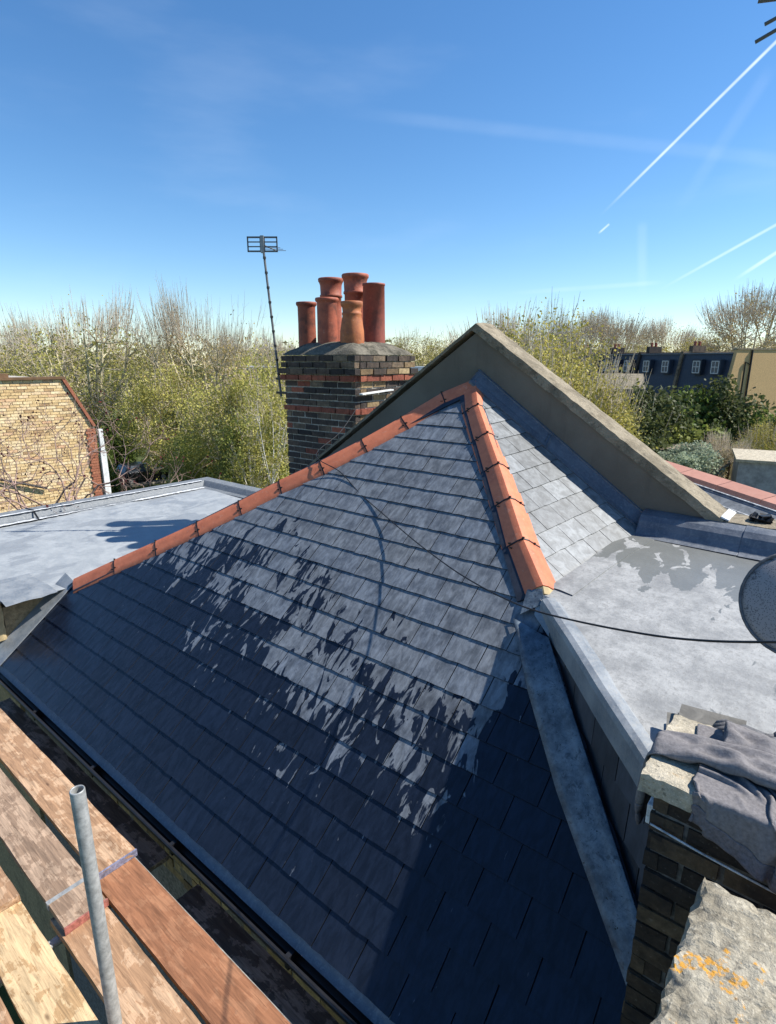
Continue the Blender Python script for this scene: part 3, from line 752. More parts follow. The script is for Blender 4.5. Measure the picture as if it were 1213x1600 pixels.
# lead apron along the foot of the side slope
ap = []
for t in (0, .25, .5, .75, 1):
    P = Vector((-1.52, 3.66, 0)).lerp(Vector((-1.37, 5.30, 0)), t); ap.append((P.x, P.y))
mb = MB()
for x, y in ap: mb.v += [(x-.03, y, flat_z(x, y)+.008), (x+.05, y, flat_z(x, y)+.0075), (x+.15, y-.01, flat_z(x+.15, y)+.007), (x+.15, y-.01, flat_z(x+.15, y)+.002)]
for i in range(4):
    for k in range(3): mb.f.append((i*4+k, i*4+k+1, i*4+k+5, i*4+k+4))
mb.build('lead_apron', M['lead_flat'], flat)
# rounded lead upstand along the parapet, in three lengths
prof = [(-.30, .006), (-.24, .02), (-.20, .07), (-.17, .125), (-.125, .165), (-.06, .185), (0.0, .195), (0.0, .16), (-.2, .004)]
for xa, xb, k in ((-1.42, -0.62, 0), (-0.625, 0.05, 1), (0.045, 1.4, 0)):
    g_ = 1.0+0.03*k
    pa = [Vector((xa, Y_W-.006+y*g_, flat_z(xa, 5.2)+z*g_)) for y, z in prof]; pb = [Vector((xb, Y_W-.006+y*g_, flat_z(xb, 5.2)+z*g_)) for y, z in prof]
    MB().sweep(pa, pb).build('lead_upstand', M['lead'], flat, smooth=False, bevel=0.01)
# rolled lead edge over the cheek and the drip face below it
ed = (E1-E0).normalized(); eo = Vector((-1, -1, 0)).normalized(); zu = Vector((0, 0, 1))
profe = [(-.115, .008), (-.09, .014), (-.075, .040), (-.02, .046), (.012, .034), (.022, .0), (.020, -.13), (.010, -.13), (.008, -.02), (-.10, .0)]
pr = lambda P: [P+eo*a+zu*b for a, b in profe]
segs = [E0-ed*0.02]+[E0+(E1-E0)*t+zu*rng.uniform(-.005, .005)+eo*rng.uniform(-.004, .004) for t in (.12, .25, .38, .5, .62, .75, .88)]+[E1+ed*.1]
for a, b in ((0, 4), (4, 8)):
    mb = MB()
    for i in range(a, b): mb.sweep(pr(segs[i]), pr(segs[i+1]), cap=(i in (a, b-1)))
    mb.build('edge_roll', M['lead_edge'], flat)
ck_n = eo; ck_u = Vector((1, -1, 0)).normalized(); CO = Vector((E0.x, E0.y, 0))-eo*0.012
ub = 1.75
bz = lambda u: Fp(0, 0, 0) and (-4.419+0.7926*(E0.y-u/math.sqrt(2)))
regC = [(-0.06, bz(0)-.02), (ub, bz(ub)-.02), (ub, -1.88), (-0.06, -1.61)]
RCm = (ck_u, Vector((0, 0, 1)), ck_n)
cheek = bpy.data.objects.new('cheek', None); link(cheek, flat); ORG['cheek'] = ORG['lead_flat_roof']
slates(cheek, CO, ck_u, Vector((0, 0, 1)), ck_n, regC, M['slate_cheek'], 0.278, 0.235, -3.0, seed=12, thick=0.008, lift=0.010, edge=M['slate_edge'])
MB().prism([CO+ck_u*u-eo*.03+zu*z for u, z in regC], [CO+ck_u*u-eo*.005+zu*z for u, z in regC]).build('cheek_board', M['membrane'], cheek)

# ---------------------------------------------------------------- left flat roof with kerb
fl2 = thing('felt_flat_roof', 'grey flat roof with raised kerb and worn white edge lines left of the slates', 'flat roof', (-8.5, 4.0, -2.8))
LZ = -2.50
mb = MB()
nx, ny = 24, 28
for j in range(ny+1):
    for i in range(nx+1):
        x = -10.35+3.66*i/nx; y = 1.75+4.85*j/ny
        mb.v.append((x, y, LZ+0.012*math.sin(x*2.1+y)*math.sin(y*1.7)))
for j in range(ny):
    for i in range(nx): a = j*(nx+1)+i; mb.f.append((a, a+1, a+nx+2, a+nx+1))
mb.build('felt_sheet', M['felt'], fl2, smooth=True)
def kerb(pa, pb, inward):
    w_ = Vector(inward); prof = [(0.30, 0.008), (0.20, 0.022), (0.12, 0.10), (0.10, 0.115), (-0.10, 0.125), (-0.13, 0.09), (-0.13, -0.2)]
    q = lambda P: [Vector(P)+w_*a+zu*b for a, b in prof]
    return MB().sweep(q(pa), q(pb), closed=False).build('kerb', M['felt_kerb'], fl2)
kerb((-10.38, 1.0, LZ), (-10.38, 6.72, LZ), (1, 0, 0)); kerb((-10.46, 6.62, LZ+.002), (-6.7, 6.62, LZ+.002), (0, -1, 0))
MB().b2((-10.50, 1.70, LZ-.55), (-6.95, 1.762, LZ-0.02)).build('fascia', M['felt_kerb'], fl2)
def ragged(pa, pb, wd, n, seed, N_=zu):
    r = random.Random(seed); pa, pb = Vector(pa), Vector(pb); d = (pb-pa).normalized(); s_ = d.cross(N_).normalized(); mb = MB(); w0 = wd
    for i in range(n+1):
        P = pa.lerp(pb, i/n); w0 = min(max(w0+r.uniform(-.45, .45)*wd, .15*wd), 1.6*wd); o_ = r.uniform(-.4, .4)*wd
        mb.v += [tuple(P+s_*(w0+o_)), tuple(P-s_*(w0-o_))]
        if i: b = 2*i-2; mb.f.append((b, b+1, b+3, b+2))
    return mb
ragged((-10.265, 1.8, LZ+.121), (-10.265, 6.45, LZ+.121), .022, 90, 3).build('white_line', M['white_seal'], fl2)
ragged((-10.05, 1.8, LZ+.024), (-10.05, 6.35, LZ+.024), .035, 100, 4).build('white_line', M['white_seal'], fl2)
MB().sweep([Vector((-10.52, 3.27, LZ+.128)), Vector((-10.27, 3.30, LZ+.124)), Vector((-10.02, 3.28, LZ+.022))], [Vector((-10.52, 3.30, LZ+.132)), Vector((-10.27, 3.33, LZ+.128)), Vector((-10.02, 3.31, LZ+.026))], closed=False).build('kerb_joint', M['black'], fl2)
# ragged lead dressing and a cut ply end at the near corner
mb = rough_box((-7.34, 1.58, -2.97), (-6.88, 1.775, -2.50), 10, 5, 8, 0.003, 5)
tag(mb.build('timber_packing', M['ply']), 'tan timber board end at the left corner beside the wet slates', 'board')
mb = MB(); r = random.Random(6)
for j in range(7):
    for i in range(9):
        x = -7.45+i*0.105; y = 1.74+j*0.085
        mb.v.append((x, y, LZ+0.02+r.uniform(0, .016)-(0.02 if i > 7 else 0)))
for j in range(6):
    for i in range(8): a = j*9+i; mb.f.append((a, a+1, a+10, a+9))
mb.build('lead_dressing', M['lead_edge'], fl2, smooth=True)

# ---------------------------------------------------------------- near brick stack with concrete slab and lichen ledge
stk = thing('brick_stack', 'dark brick stack at lower right with concrete cap slab and orange lichen ledge', 'brick stack', (0.2, 2.3, GZ))
MB().b2((-0.372, 2.012, GZ), (1.2, 2.42, -1.53)).build('core', M['mortar_dark'], stk)
MB().b2((-0.150, 0.85, GZ), (1.2, 1.74, -1.66)).build('core', M['mortar_dark'], stk)
rows = [(-1.615-0.085*i, 0.0, 0.9, 0.0) for i in range(4)]
bm_ = lambda i, r: M['brick_stack']
bricks(stk, Vector((-0.385, 2.0, 0)), XF, Vector((0, -1, 0)), [(-1.615-0.085*i, 0.0, 0.8, 0) for i in range(10)], bm_, seed=21)
bricks(stk, Vector((-0.385, 2.0, 0)), XF, Vector((0, -1, 0)), [(-1.615-0.085*i, 0.0, 0.225, 0) for i in range(10, 18)], bm_, seed=22)
bricks(stk, Vector((-0.385, 2.42, 0)), Vector((0, -1, 0)), Vector((-1, 0, 0)), [(-1.615-0.085*i, 0.0, 0.42, 0) for i in range(18)], bm_, seed=23)
bricks(stk, Vector((-0.155, 1.75, 0)), Vector((0, -1, 0)), Vector((-1, 0, 0)), [(-1.77-0.085*i, 0.0, 0.9, 0) for i in range(9)], bm_, seed=24)
rough_box((-0.432, 1.965, -1.535), (1.2, 2.44, -1.455), 60, 20, 2, 0.0022, 31).build('cap_slab', M['coping_pale'], stk)
rough_box((-0.170, 0.80, -1.68), (1.2, 1.765, -1.58), 60, 44, 3, 0.006, 32).build('ledge_slab', M['ledge'], stk)
MB().b2((-0.405, 2.02, -1.70), (-0.375, 2.10, -1.615)).build('cable_box', M['white_seal'], stk, bevel=0.004)
MB().tube([(-0.38, 1.985, -1.665), (-0.2, 1.982, -1.685), (0.0, 1.982, -1.70), (0.3, 1.982, -1.71)], 0.004, 6).build('thin_cable', M['white_seal'], stk)

# ---------------------------------------------------------------- chimney
ch = thing('chimney_stack', 'sooty brick chimney stack with red bands behind the left ridge', 'chimney', (-5.7, 6.0, GZ))
CX0, CX1, CY0, CY1 = -6.38, -5.04, 5.45, 6.62
MB().b2((CX0+.012, CY0+.012, GZ), (CX1-.012, CY1-.012, 0.055)).build('core', M['mortar'], ch)
rows_f, mats_f = [], []
z = 0.065-0.083; i = 0
while z > -1.75:
    if i < 2: pj, mt = 0.030, 'dark'
    elif i == 2: pj, mt = 0.062, 'dark'
    elif i == 3: pj, mt = 0.042, 'red'
    elif i == 8: pj, mt = 0.022, 'red'
    else: pj, mt = 0.0, 'dark'
    rows_f.append((z, pj, mt)); z -= 0.083; i += 1
def chm(i, r):
    if rows_f[i][2] == 'red': return M['brick_red']
    return M['brick_dark'] if r.random() > 0.07 or i < 3 else M['brick_red']
bricks(ch, Vector((CX0, CY0, 0)), XF, Vector((0, -1, 0)), [(z, -pj, CX1-CX0+pj, pj) for z, pj, _ in rows_f], chm, seed=41, depth=0.09, joint=0.016, bh=0.069)
def chm_r(i, r):
    if rows_f[i][2] == 'red': return M['brick_red']
    return M['brick_wall'] if r.random() > 0.72 else M['brick_dark']
bricks(ch, Vector((CX1, CY0, 0)), Vector((0, 1, 0)), Vector((1, 0, 0)), [(z, -pj+.095, CY1-CY0+pj, pj) for z, pj, _ in rows_f[:16]], chm_r, seed=42, depth=0.09, joint=0.016, bh=0.069)
bricks(ch, Vector((CX0, CY1, 0)), Vector((0, -1, 0)), Vector((-1, 0, 0)), [(z, -pj+.095, CY1-CY0+pj-.095, pj) for z, pj, _ in rows_f[:9]], chm, seed=43, depth=0.09, joint=0.016, bh=0.069)
mb = MB(); n = 18; r = random.Random(9)
for j in range(n+1):
    for i in range(n+1):
        u, v = i/n, j/n; e = min(u, 1-u, v, 1-v)
        h = 0.062+0.17*(1-(1-min(e/0.30, 1))**2)+r.uniform(-.012, .012)*(e > 0)
        mb.v.append((CX0-.02+(CX1-CX0+.04)*u, CY0-.02+(CY1-CY0+.04)*v, h))
for j in range(n):
    for i in range(n): a = j*(n+1)+i; mb.f.append((a, a+1, a+n+2, a+n+1))
mb.build('flaunching', M['flaunch'], ch, smooth=True)
MB().box((CX1+.055, 5.80, -0.405), (.06, .62, .018), Matrix.Rotation(rad(3), 3, 'X')).build('white_flashing', M['white'], ch)

def pot(x, y, h, r0, r1, style, m, label):
    t = thing('chimney_pot', label, 'chimney pot', (x, y, 0.17), 'clay pots on the chimney')
    z0, z1 = 0.15, 0.17+h
    if style == 'roll':        # tapered body, rounded lip
        pr = [(r0, z0), (r0*1.0, z0+h*.2), (r0*.97, z0+h*.55), (r1*.98, z1-.07), (r1*1.0, z1-.055), (r1*1.13, z1-.04), (r1*1.16, z1-.018), (r1*1.11, z1), (r1*.93, z1), (r1*.88, z1-.03), (r1*.86, z1-.3)]
    elif style == 'tall':      # neck bead and flared top
        pr = [(r0*1.06, z0), (r0, z0+h*.2), (r0*.95, z0+h*.6), (r0*.95, z1-.27), (r1*1.04, z1-.262), (r1*1.04, z1-.235), (r1*.97, z1-.225), (r1*1.0, z1-.10), (r1*1.08, z1-.06), (r1*1.16, z1-.045), (r1*1.18, z1-.015), (r1*1.12, z1), (r1*.95, z1), (r1*.9, z1-.03), (r1*.86, z1-.3)]
    elif style == 'bell':      # bulbous base, waist and collar
        pr = [(r0*1.0, z0), (r0*1.07, z0+h*.18), (r0*1.04, z0+h*.38), (r0*.90, z0+h*.62), (r0*.82, z0+h*.72), (r0*.86, z0+h*.745), (r0*.86, z0+h*.785), (r0*.80, z0+h*.80), (r0*.84, z1-.075), (r0*.96, z1-.05), (r0*.97, z1-.01), (r0*.92, z1), (r0*.76, z1), (r0*.72, z1-.03), (r0*.7, z1-.25)]
    else:                      # plain straight
        pr = [(r0*1.03, z0), (r0, z0+h*.3), (r1, z1-.03), (r1*1.05, z1-.025), (r1*1.05, z1), (r1*.9, z1), (r1*.87, z1-.03), (r1*.85, z1-.3)]
    MB().lathe(pr, (x, y, 0), 28).build('pot_body', m, t, smooth=True)
    MB().lathe([(0.0, z1-.29), (r1*.86, z1-.29)], (x, y, 0), 20).build('flue', M['black'], t)
pot(-6.27, 5.80, 0.60, 0.125, 0.125, 'roll', M['pot_red'], 'short red clay pot with rolled lip, leftmost on the chimney')
pot(-5.865, 5.80, 0.63, 0.140, 0.138, 'roll', M['pot_red'], 'short red clay pot with rolled lip, second from left in the front row')
pot(-5.41, 5.80, 0.56, 0.150, 0.125, 'bell', M['pot_orange'], 'small orange waisted clay pot at the front right corner of the chimney')
pot(-6.43, 6.45, 0.985, 0.160, 0.160, 'tall', M['pot_red'], 'tall clay pot with neck bead in the back row, nearest the aerial mast')
pot(-5.94, 6.45, 1.0, 0.165, 0.165, 'tall', M['pot_red'], 'tallest clay pot with neck bead at the middle of the back row')
pot(-5.55, 6.40, 0.84, 0.155, 0.150, 'plain', M['pot_dark'], 'plain dark red straight clay pot, rightmost on the chimney')

# ---------------------------------------------------------------- aerial on the chimney
ae = thing('tv_aerial', 'grey television aerial with slotted reflector on thin leaning mast by chimney', 'aerial', (-6.66, 5.6, -0.55))
m0, m1 = Vector((-6.655, 5.6, -0.52)), Vector((-6.905, 5.6, 1.62))
MB().tube([m0.lerp(m1, t) for t in (0, .5, 1)], 0.016, 8).build('mast', M['aerial'], ae)
for k in range(9):
    p = m0.lerp(m1, 0.15+k*0.092); MB().box(p+Vector((.014, -.01, 0)), (.03, .03, .03)).build('cable_tie', M['black'], ae)
for z_ in (-0.26, -0.46):
    MB().b2((-6.74, 5.58, z_-.02), (-6.37, 5.62, z_+.012)).build('bracket', M['black'], ae)
MB().b2((-6.43, 5.53, -0.50), (-6.395, 5.67, -0.22)).build('bracket', M['black'], ae)
ca = polar(90, 1); cv = Vector((ca.x, ca.y, 0)).normalized(); hc = m1+Vector((0, 0, -0.065))
for sgn in (-1, 1):
    o = hc+cv*sgn*0.115
    mb = MB(); Rm = Matrix((cv, Vector((-cv.y, cv.x, 0)), zu)).transposed()
    for k in range(4): mb.box(o+zu*(-.09+.06*k), (.19, .012, .022 if k in (0, 3) else .014), Rm)
    for s2 in (-1, 1): mb.box(o+cv*s2*.088, (.018, .012, .20), Rm)
    mb.build('reflector', M['aerial'], ae)
MB().box(hc, (.05, .05, .22), Rm).build('junction_box', M['steel'], ae)
mb = MB().tube([hc-Vector((-cv.y, cv.x, 0))*.0, hc+cv*.10+Vector((-cv.y, cv.x, 0))*.5], 0.008, 6)
for k in range(4):
    c_ = hc+(cv*.10+Vector((-cv.y, cv.x, 0))*.5)*(0.3+.22*k); mb.tube([c_-cv*.11, c_+cv*.15], 0.004, 5)
mb.build('boom', M['aerial'], ae)

# yagi aerial whose rods reach into the top right corner
yg = thing('yagi_aerial', 'dark aerial rods poking in at the top right corner against the sky', 'aerial', (1.6, 2.2, -1.5))
bv = Vector((-0.02, 0.25, 1.0)).normalized()
for (xa, ya, za, xb, yb, zb) in ((-.772, 3.925, 1.594, -.50, 3.97, 1.70), (-.741, 3.931, 1.665, -.49, 3.975, 1.75), (-.784, 3.922, 1.775, -.46, 3.985, 1.735), (-.70, 3.925, 1.92, -.44, 3.99, 1.87)):
    MB().tube([Vector((xa, ya, za))*.55, Vector((xb, yb, zb))*.55], 0.005, 6).build('rod', M['aerial'], yg)
MB().tube([(-.275, 2.18, .91), (-.264, 2.186, .9625), (-.242, 2.195, 1.045)], 0.008, 6).build('boom', M['aerial'], yg)
MB().tube([(-.27, 2.185, .93), (.6, 2.2, .96), (1.6, 2.2, .98)], 0.010, 6).build('arm', M['aerial'], yg)
MB().tube([(1.6, 2.2, -3.0), (1.6, 2.2, 1.2)], 0.020, 8).build('mast', M['aerial'], yg)

# ---------------------------------------------------------------- satellite dish at the right edge
dt = thing('satellite_dish', 'grey mesh satellite dish at the right edge of the lead roof', 'satellite dish', (0.25, 2.95, -1.70))
dc = Vector((-0.093, 2.915, -1.024)); vw = dc.normalized(); dn = (vw-sd*vw.dot(sd)).normalized()     # hollow side looks away from us
dx_ = dn.cross(zu).normalized(); dy_ = dx_.cross(dn)
mb = MB(); NR_, NT = 9, 40
for i in range(NR_+1):
    q = i/NR_
    for k in range(NT):
        t = 2*math.pi*k/NT; mb.v.append(tuple(dc+dx_*math.cos(t)*.224*q+dy_*math.sin(t)*.231*q-dn*0.04*(1-q*q)))
for i in range(NR_):
    for k in range(NT): k2 = (k+1) % NT; mb.f.append((i*NT+k, i*NT+k2, (i+1)*NT+k2, (i+1)*NT+k))
o = mb.build('reflector', M['dish'], dt, smooth=True); sm = o.modifiers.new('t', 'SOLIDIFY'); sm.thickness = 0.006
MB().tube([dc+dx_*math.cos(2*math.pi*k/NT)*.226+dy_*math.sin(2*math.pi*k/NT)*.233 for k in range(NT+1)], 0.007, 6).build('rim', M['glove'], dt, smooth=True)
MB().tube([dc-dn*.035, dc-dn*.06+Vector((.06, 0, -.02)), (0.25, 2.95, -1.06), (0.25, 2.95, -1.70)], 0.016, 8).build('mount', M['steel'], dt)
MB().b2((0.14, 2.84, -1.72), (0.36, 3.06, -1.66)).build('foot_plate', M['steel'], dt)
tag(MB().lathe([(0.0, 0), (.028, 0), (.028, .035), (.018, .05), (0, .05)], (-0.30, 4.30, flat_z(-.3, 4.3)+.008), 12).build('bottle_cap', m_plain('green_plastic', (0.05, 0.42, 0.24), 0.4)), 'small green plastic cap lying on the lead roof beside the dish', 'cap')

# ---------------------------------------------------------------- cable
cp = [(-4.47, 4.20, -0.98), (-4.05, 4.13, -1.10), (-3.648, 3.988, -1.244), (-3.108, 3.777, -1.361), (-2.690, 3.588, -1.425), (-2.318, 3.405, -1.454), (-2.04, 3.258, -1.458), (-1.75, 3.09, -1.435), (-1.48, 2.938, -1.401), (-1.235, 2.762, -1.331), (-1.0, 2.63, -1.262), (-0.70, 2.47, -1.165), (-0.42, 2.36, -1.075), (-0.115, 2.22, -0.93), (0.5, 2.0, -0.62)]
def smooth_path(pts, k=5):
    pts = [Vector(p) for p in pts]; out = []
    for i in range(len(pts)-1):
        p0, p1, p2, p3 = pts[max(i-1, 0)], pts[i], pts[i+1], pts[min(i+2, len(pts)-1)]
        for j in range(k):
            t = j/k; out.append(0.5*((2*p1)+(p2-p0)*t+(2*p0-5*p1+4*p2-p3)*t*t+(3*p1-p0-3*p2+p3)*t**3))
    return out+[pts[-1]]
cb = MB().tube(smooth_path([(-5.02, 5.44, -0.60), (-4.75, 4.85, -0.83)]+cp), 0.0050, 7).build('aerial_cable', M['cable'], smooth=True)
tag(cb, 'thin black cable sagging from the chimney over the slates to the right', 'cable')

# ---------------------------------------------------------------- scaffold
BZ = -3.15
def board(x0, x1, y0, y1, z, m, label, tilt=0.0, band=None, mats=None):
    t = thing('scaffold_board', label, 'board', ((x0+x1)/2, (y0+y1)/2, z), 'scaffold boards on the platform')
    mb = rough_box((x0, y0, z-.042), (x1, y1, z), max(4, int((x1-x0)/.12)), 4, 1, 0.0016, int(abs(x0*100)+abs(y0*1000)))
    if tilt: mb.v = [(x, y, zz+(x-x0)*tilt) for x, y, zz in mb.v]
    mb.build('plank', m, t)
    for xe, w_, mm in (band or ()):
        zt = z+(xe-x0)*tilt
        MB().b2((xe-w_/2, y0-.003, zt-.044), (xe+w_/2, y1+.003, zt+.0025)).build('end_band', mm, t)
M['band_blue'] = m_plain('band_blue', (0.22, 0.22, 0.30), 0.5, 0.2, 0.5, 40)
M['band_red'] = m_plain('band_red', (0.36, 0.13, 0.10), 0.6, 0.2, 0.4, 40)
board(-6.6, -3.235, 1.075, 1.325, BZ+.045, BOARD[1], 'worn tan scaffold board nearest the gutter, with blue painted end', 0.0, [(-3.241, .012, M['band_blue'])])
board(-3.36, -0.6, 1.055, 1.310, BZ, BOARD[2], 'red brown scaffold board along the gutter at the bottom of the picture')
board(-6.6, -3.02, 0.795, 1.035, BZ+.045, BOARD[3], 'greyish wet stained scaffold board with red tipped end and metal strap', 0.0, [(-3.026, .012, M['band_red']), (-3.27, .03, M['steel'])])
board(-3.2, -0.8, 0.775, 1.030, BZ, BOARD[1], 'tan scaffold board with brown wet patches right of the steel tube')
board(-6.6, -3.46, 0.500, 0.715, BZ+.045, BOARD[1], 'pinkish scaffold board end at the left edge of the picture')
board(-3.55, -0.8, 0.475, 0.715, BZ, BOARD[0], 'pale yellow scaffold board with orange wet spots left of the steel tube')
board(-5.0, -0.8, 0.20, 0.445, BZ-.002, BOARD[1], 'brown scaffold board in the bottom left corner of the picture')
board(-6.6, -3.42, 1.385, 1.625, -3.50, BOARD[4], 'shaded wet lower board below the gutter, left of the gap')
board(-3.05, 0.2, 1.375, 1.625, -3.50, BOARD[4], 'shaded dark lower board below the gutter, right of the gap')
po = thing('scaffold_tube', 'upright galvanised steel scaffold tube standing between the boards', 'scaffold tube', (-2.36, 0.748, GZ))
ptop = -1.785; px_, py_ = -2.36, 0.757
MB().lathe([(.031, GZ), (.031, ptop-.004), (.029, ptop), (.025, ptop), (.024, ptop-.006), (.024, ptop-.5)], (px_, py_, 0), 24).build('tube', M['steel'], po, smooth=True)
for nm, a, b, lab in (('ledger_tube', (-6.5, 1.345, -3.30), (0.4, 1.345, -3.30), 'horizontal steel ledger tube under the platform beside the gutter'), ('ledger_tube', (-6.5, 0.15, -3.30), (0.4, 0.15, -3.30), 'horizontal steel ledger tube under the outer edge of the platform'), ('transom_tube', (-3.1, 0.1, -3.225), (-3.1, 1.30, -3.225), 'steel transom tube under the joint of the boards')):
    tag(MB().tube([a, b], 0.027, 12).build(nm, M['steel'], smooth=True), lab, 'scaffold tube')

# ---------------------------------------------------------------- things left on the stack and the lead roof
SZ = -1.455
hd = thing('hoodie', 'crumpled mauve grey hooded sweatshirt draped over the concrete slab', 'sweatshirt', (-0.1, 2.1, SZ))
def wr(u, v, a=1.0): return a*(math.sin(u*13+2.2*math.sin(v*5))*0.5+math.sin(u*7-v*9+1.3)*0.35+math.sin(v*17+u*4)*0.25)
# a small mass-spring solver lets the cloth settle over the slab
def relax_cloth():
    def vnoise(x,y,s,seed):
        r=np.random.default_rng(seed); G=r.normal(size=(40,40)); X=(x*s)%38; Y=(y*s)%38
        i=X.astype(int); j=Y.astype(int); f=X-i; g=Y-j; f=f*f*(3-2*f); g=g*g*(3-2*g)
        return (G[i,j]*(1-f)+G[i+1,j]*f)*(1-g)+(G[i,j+1]*(1-f)+G[i+1,j+1]*f)*g
    def sim(P,rest,edges,bend,steps,off,extraH=None,mu=.75,stiff=1.0):
        # P current, rest lengths precomputed on rest
        i,j=edges.T; L=np.linalg.norm(rest[i]-rest[j],axis=1)
        bi,bj=bend.T; LB=np.linalg.norm(rest[bi]-rest[bj],axis=1)
        n=len(P); cnt=np.zeros(n); np.add.at(cnt,i,1); np.add.at(cnt,j,1)
        cb=np.zeros(n); np.add.at(cb,bi,1); np.add.at(cb,bj,1)
        V=np.zeros_like(P); dt=1/120
        def constrain(P,i,j,L,c,k):
            d=P[j]-P[i]; l=np.linalg.norm(d,axis=1)+1e-9; corr=(d/l[:,None])*((l-L)*.5*k)[:,None]
            D=np.zeros_like(P)
            for a in range(3): D[:,a]=np.bincount(i,corr[:,a],n)-np.bincount(j,corr[:,a],n)
            return P+D/np.maximum(c,1)[:,None]*2.2
        for s in range(steps):
            V[:,2]-=9.8*dt; V*=.975; Q=P+V*dt
            for it in range(14):
                Q=constrain(Q,i,j,L,cnt,.9*stiff); Q=constrain(Q,bi,bj,LB,cb,.05)
                x,y,z=Q.T
                h=np.where((x>-.432)&(y>1.965)&(y<2.44),SZ,np.where(y>=2.44,-1.70,-2.4))
                if extraH is not None: h=np.maximum(h,np.where(h>-1.6,extraH(x,y),-9))
                tgt=h+off; pen=tgt-z; ins=pen>0
                # sideways push where deep below the slab top near an edge
                dy=y-(1.965-off); dx=x-(-.432-off)
                side=ins&(pen>.035)&(h>-1.6)
                fy=side&(dy<dx)&(dy<.06); fx=side&(dx<=dy)&(dx<.06)
                Q[fy,1]=1.965-off; Q[fx,0]=-.432-off
                up=ins&~fy&~fx; Q[up,2]=tgt[up]
                con=up|fy|fx
            Vn=(Q-P)/dt
            Vn[con,0]*=(1-mu);Vn[con,1]*=(1-mu); Q[con,:2]=P[con,:2]+(Q[con,:2]-P[con,:2])*(1-mu)
            V=np.clip(Vn,-3,3); P=Q
        return P
    def grid_edges(nu,nv):
        I=np.arange((nu+1)*(nv+1)).reshape(nv+1,nu+1); e=[]
        e+=[np.stack([I[:,:-1].ravel(),I[:,1:].ravel()],1),np.stack([I[:-1].ravel(),I[1:].ravel()],1),np.stack([I[:-1,:-1].ravel(),I[1:,1:].ravel()],1),np.stack([I[:-1,1:].ravel(),I[1:,:-1].ravel()],1)]
        b=[np.stack([I[:,:-2].ravel(),I[:,2:].ravel()],1),np.stack([I[:-2].ravel(),I[2:].ravel()],1)]
        return np.concatenate(e),np.concatenate(b)
    # body
    NU,NV=72,54
    u,v=np.meshgrid(np.linspace(0,1,NU+1),np.linspace(0,1,NV+1)); u=u.ravel();v=v.ravel()
    rest=np.stack([u*.86,v*.66,0*u],1)
    x=-.275+.66*u+.04*np.sin(v*5); y=1.885+.47*v+.03*np.sin(u*6+1)-.03*u
    z=SZ+.05+.030*vnoise(u,v,7,1)+.02*vnoise(u,v,14,2)+.03*np.sin(u*26+5*v)
    P=np.stack([x,y,z],1)
    e,b=grid_edges(NU,NV)
    B=sim(P,rest,e,b,150,.008)
    # height of body for sleeves
    def Hbody(x,y):
        gx=np.clip(((x+.5)/.02).astype(int),0,69); gy=np.clip(((y-1.9)/.02).astype(int),0,34); return HB[gx,gy]
    HB=np.full((70,35),-9.0)
    for p in B:
        a=int((p[0]+.5)/.02);c=int((p[1]-1.9)/.02)
        if 0<=a<70 and 0<=c<35: HB[a,c]=max(HB[a,c],min(p[2],SZ+.06))
    def cr(pts,t):
        pts=np.array(pts);k=t*(len(pts)-1);i=np.minimum(k.astype(int),len(pts)-2);f=(k-i)[:,None]
        p0=pts[np.maximum(i-1,0)];p1=pts[i];p2=pts[i+1];p3=pts[np.minimum(i+2,len(pts)-1)]
        return .5*(2*p1+(p2-p0)*f+(2*p0-5*p1+4*p2-p3)*f*f+(3*p1-p0-3*p2+p3)*f**3)
    def tube(path,r0,r1,n,seg,ext,flat,seed):
        t=np.linspace(0,1,seg+1); C=cr(path,t); d=np.gradient(C,axis=0); d/=np.linalg.norm(d,axis=1,keepdims=True)
        a=np.cross(d,[0,0,1.]);a/=np.linalg.norm(a,axis=1,keepdims=True);c=np.cross(a,d)
        Ltot=np.linalg.norm(np.diff(C,axis=0),axis=1).sum()*ext
        th=np.linspace(0,2*np.pi,n,endpoint=False); r=(r0+(r1-r0)*t)
        TT,HH=np.meshgrid(t,th,indexing='ij')
        w=1+.10*vnoise(TT.ravel(),HH.ravel()/6,9,seed).reshape(TT.shape)
        P=C[:,None]+a[:,None]*(np.cos(th)[None,:,None])*(r[:,None]*w)[:,:,None]+c[:,None]*(np.sin(th)[None,:,None])*(r[:,None]*w*flat)[:,:,None]
        P[:,:,2]+=.006*np.sin(TT*70+HH)
        rest=np.stack([np.broadcast_to(t[:,None]*Ltot,TT.shape),np.cos(th)[None]*r[:,None],np.sin(th)[None]*r[:,None]],2)
        I=np.arange((seg+1)*n).reshape(seg+1,n); R=np.roll(I,-1,1)
        e=np.concatenate([np.stack([I.ravel(),R.ravel()],1),np.stack([I[:-1].ravel(),I[1:].ravel()],1),np.stack([I[:-1].ravel(),R[1:].ravel()],1),np.stack([R[:-1].ravel(),I[1:].ravel()],1)])
        R2=np.roll(I,-2,1); b=np.concatenate([np.stack([I[:-2].ravel(),I[2:].ravel()],1),np.stack([I.ravel(),R2.ravel()],1)])
        return P.reshape(-1,3),rest.reshape(-1,3),e,b
    res={'body':B}
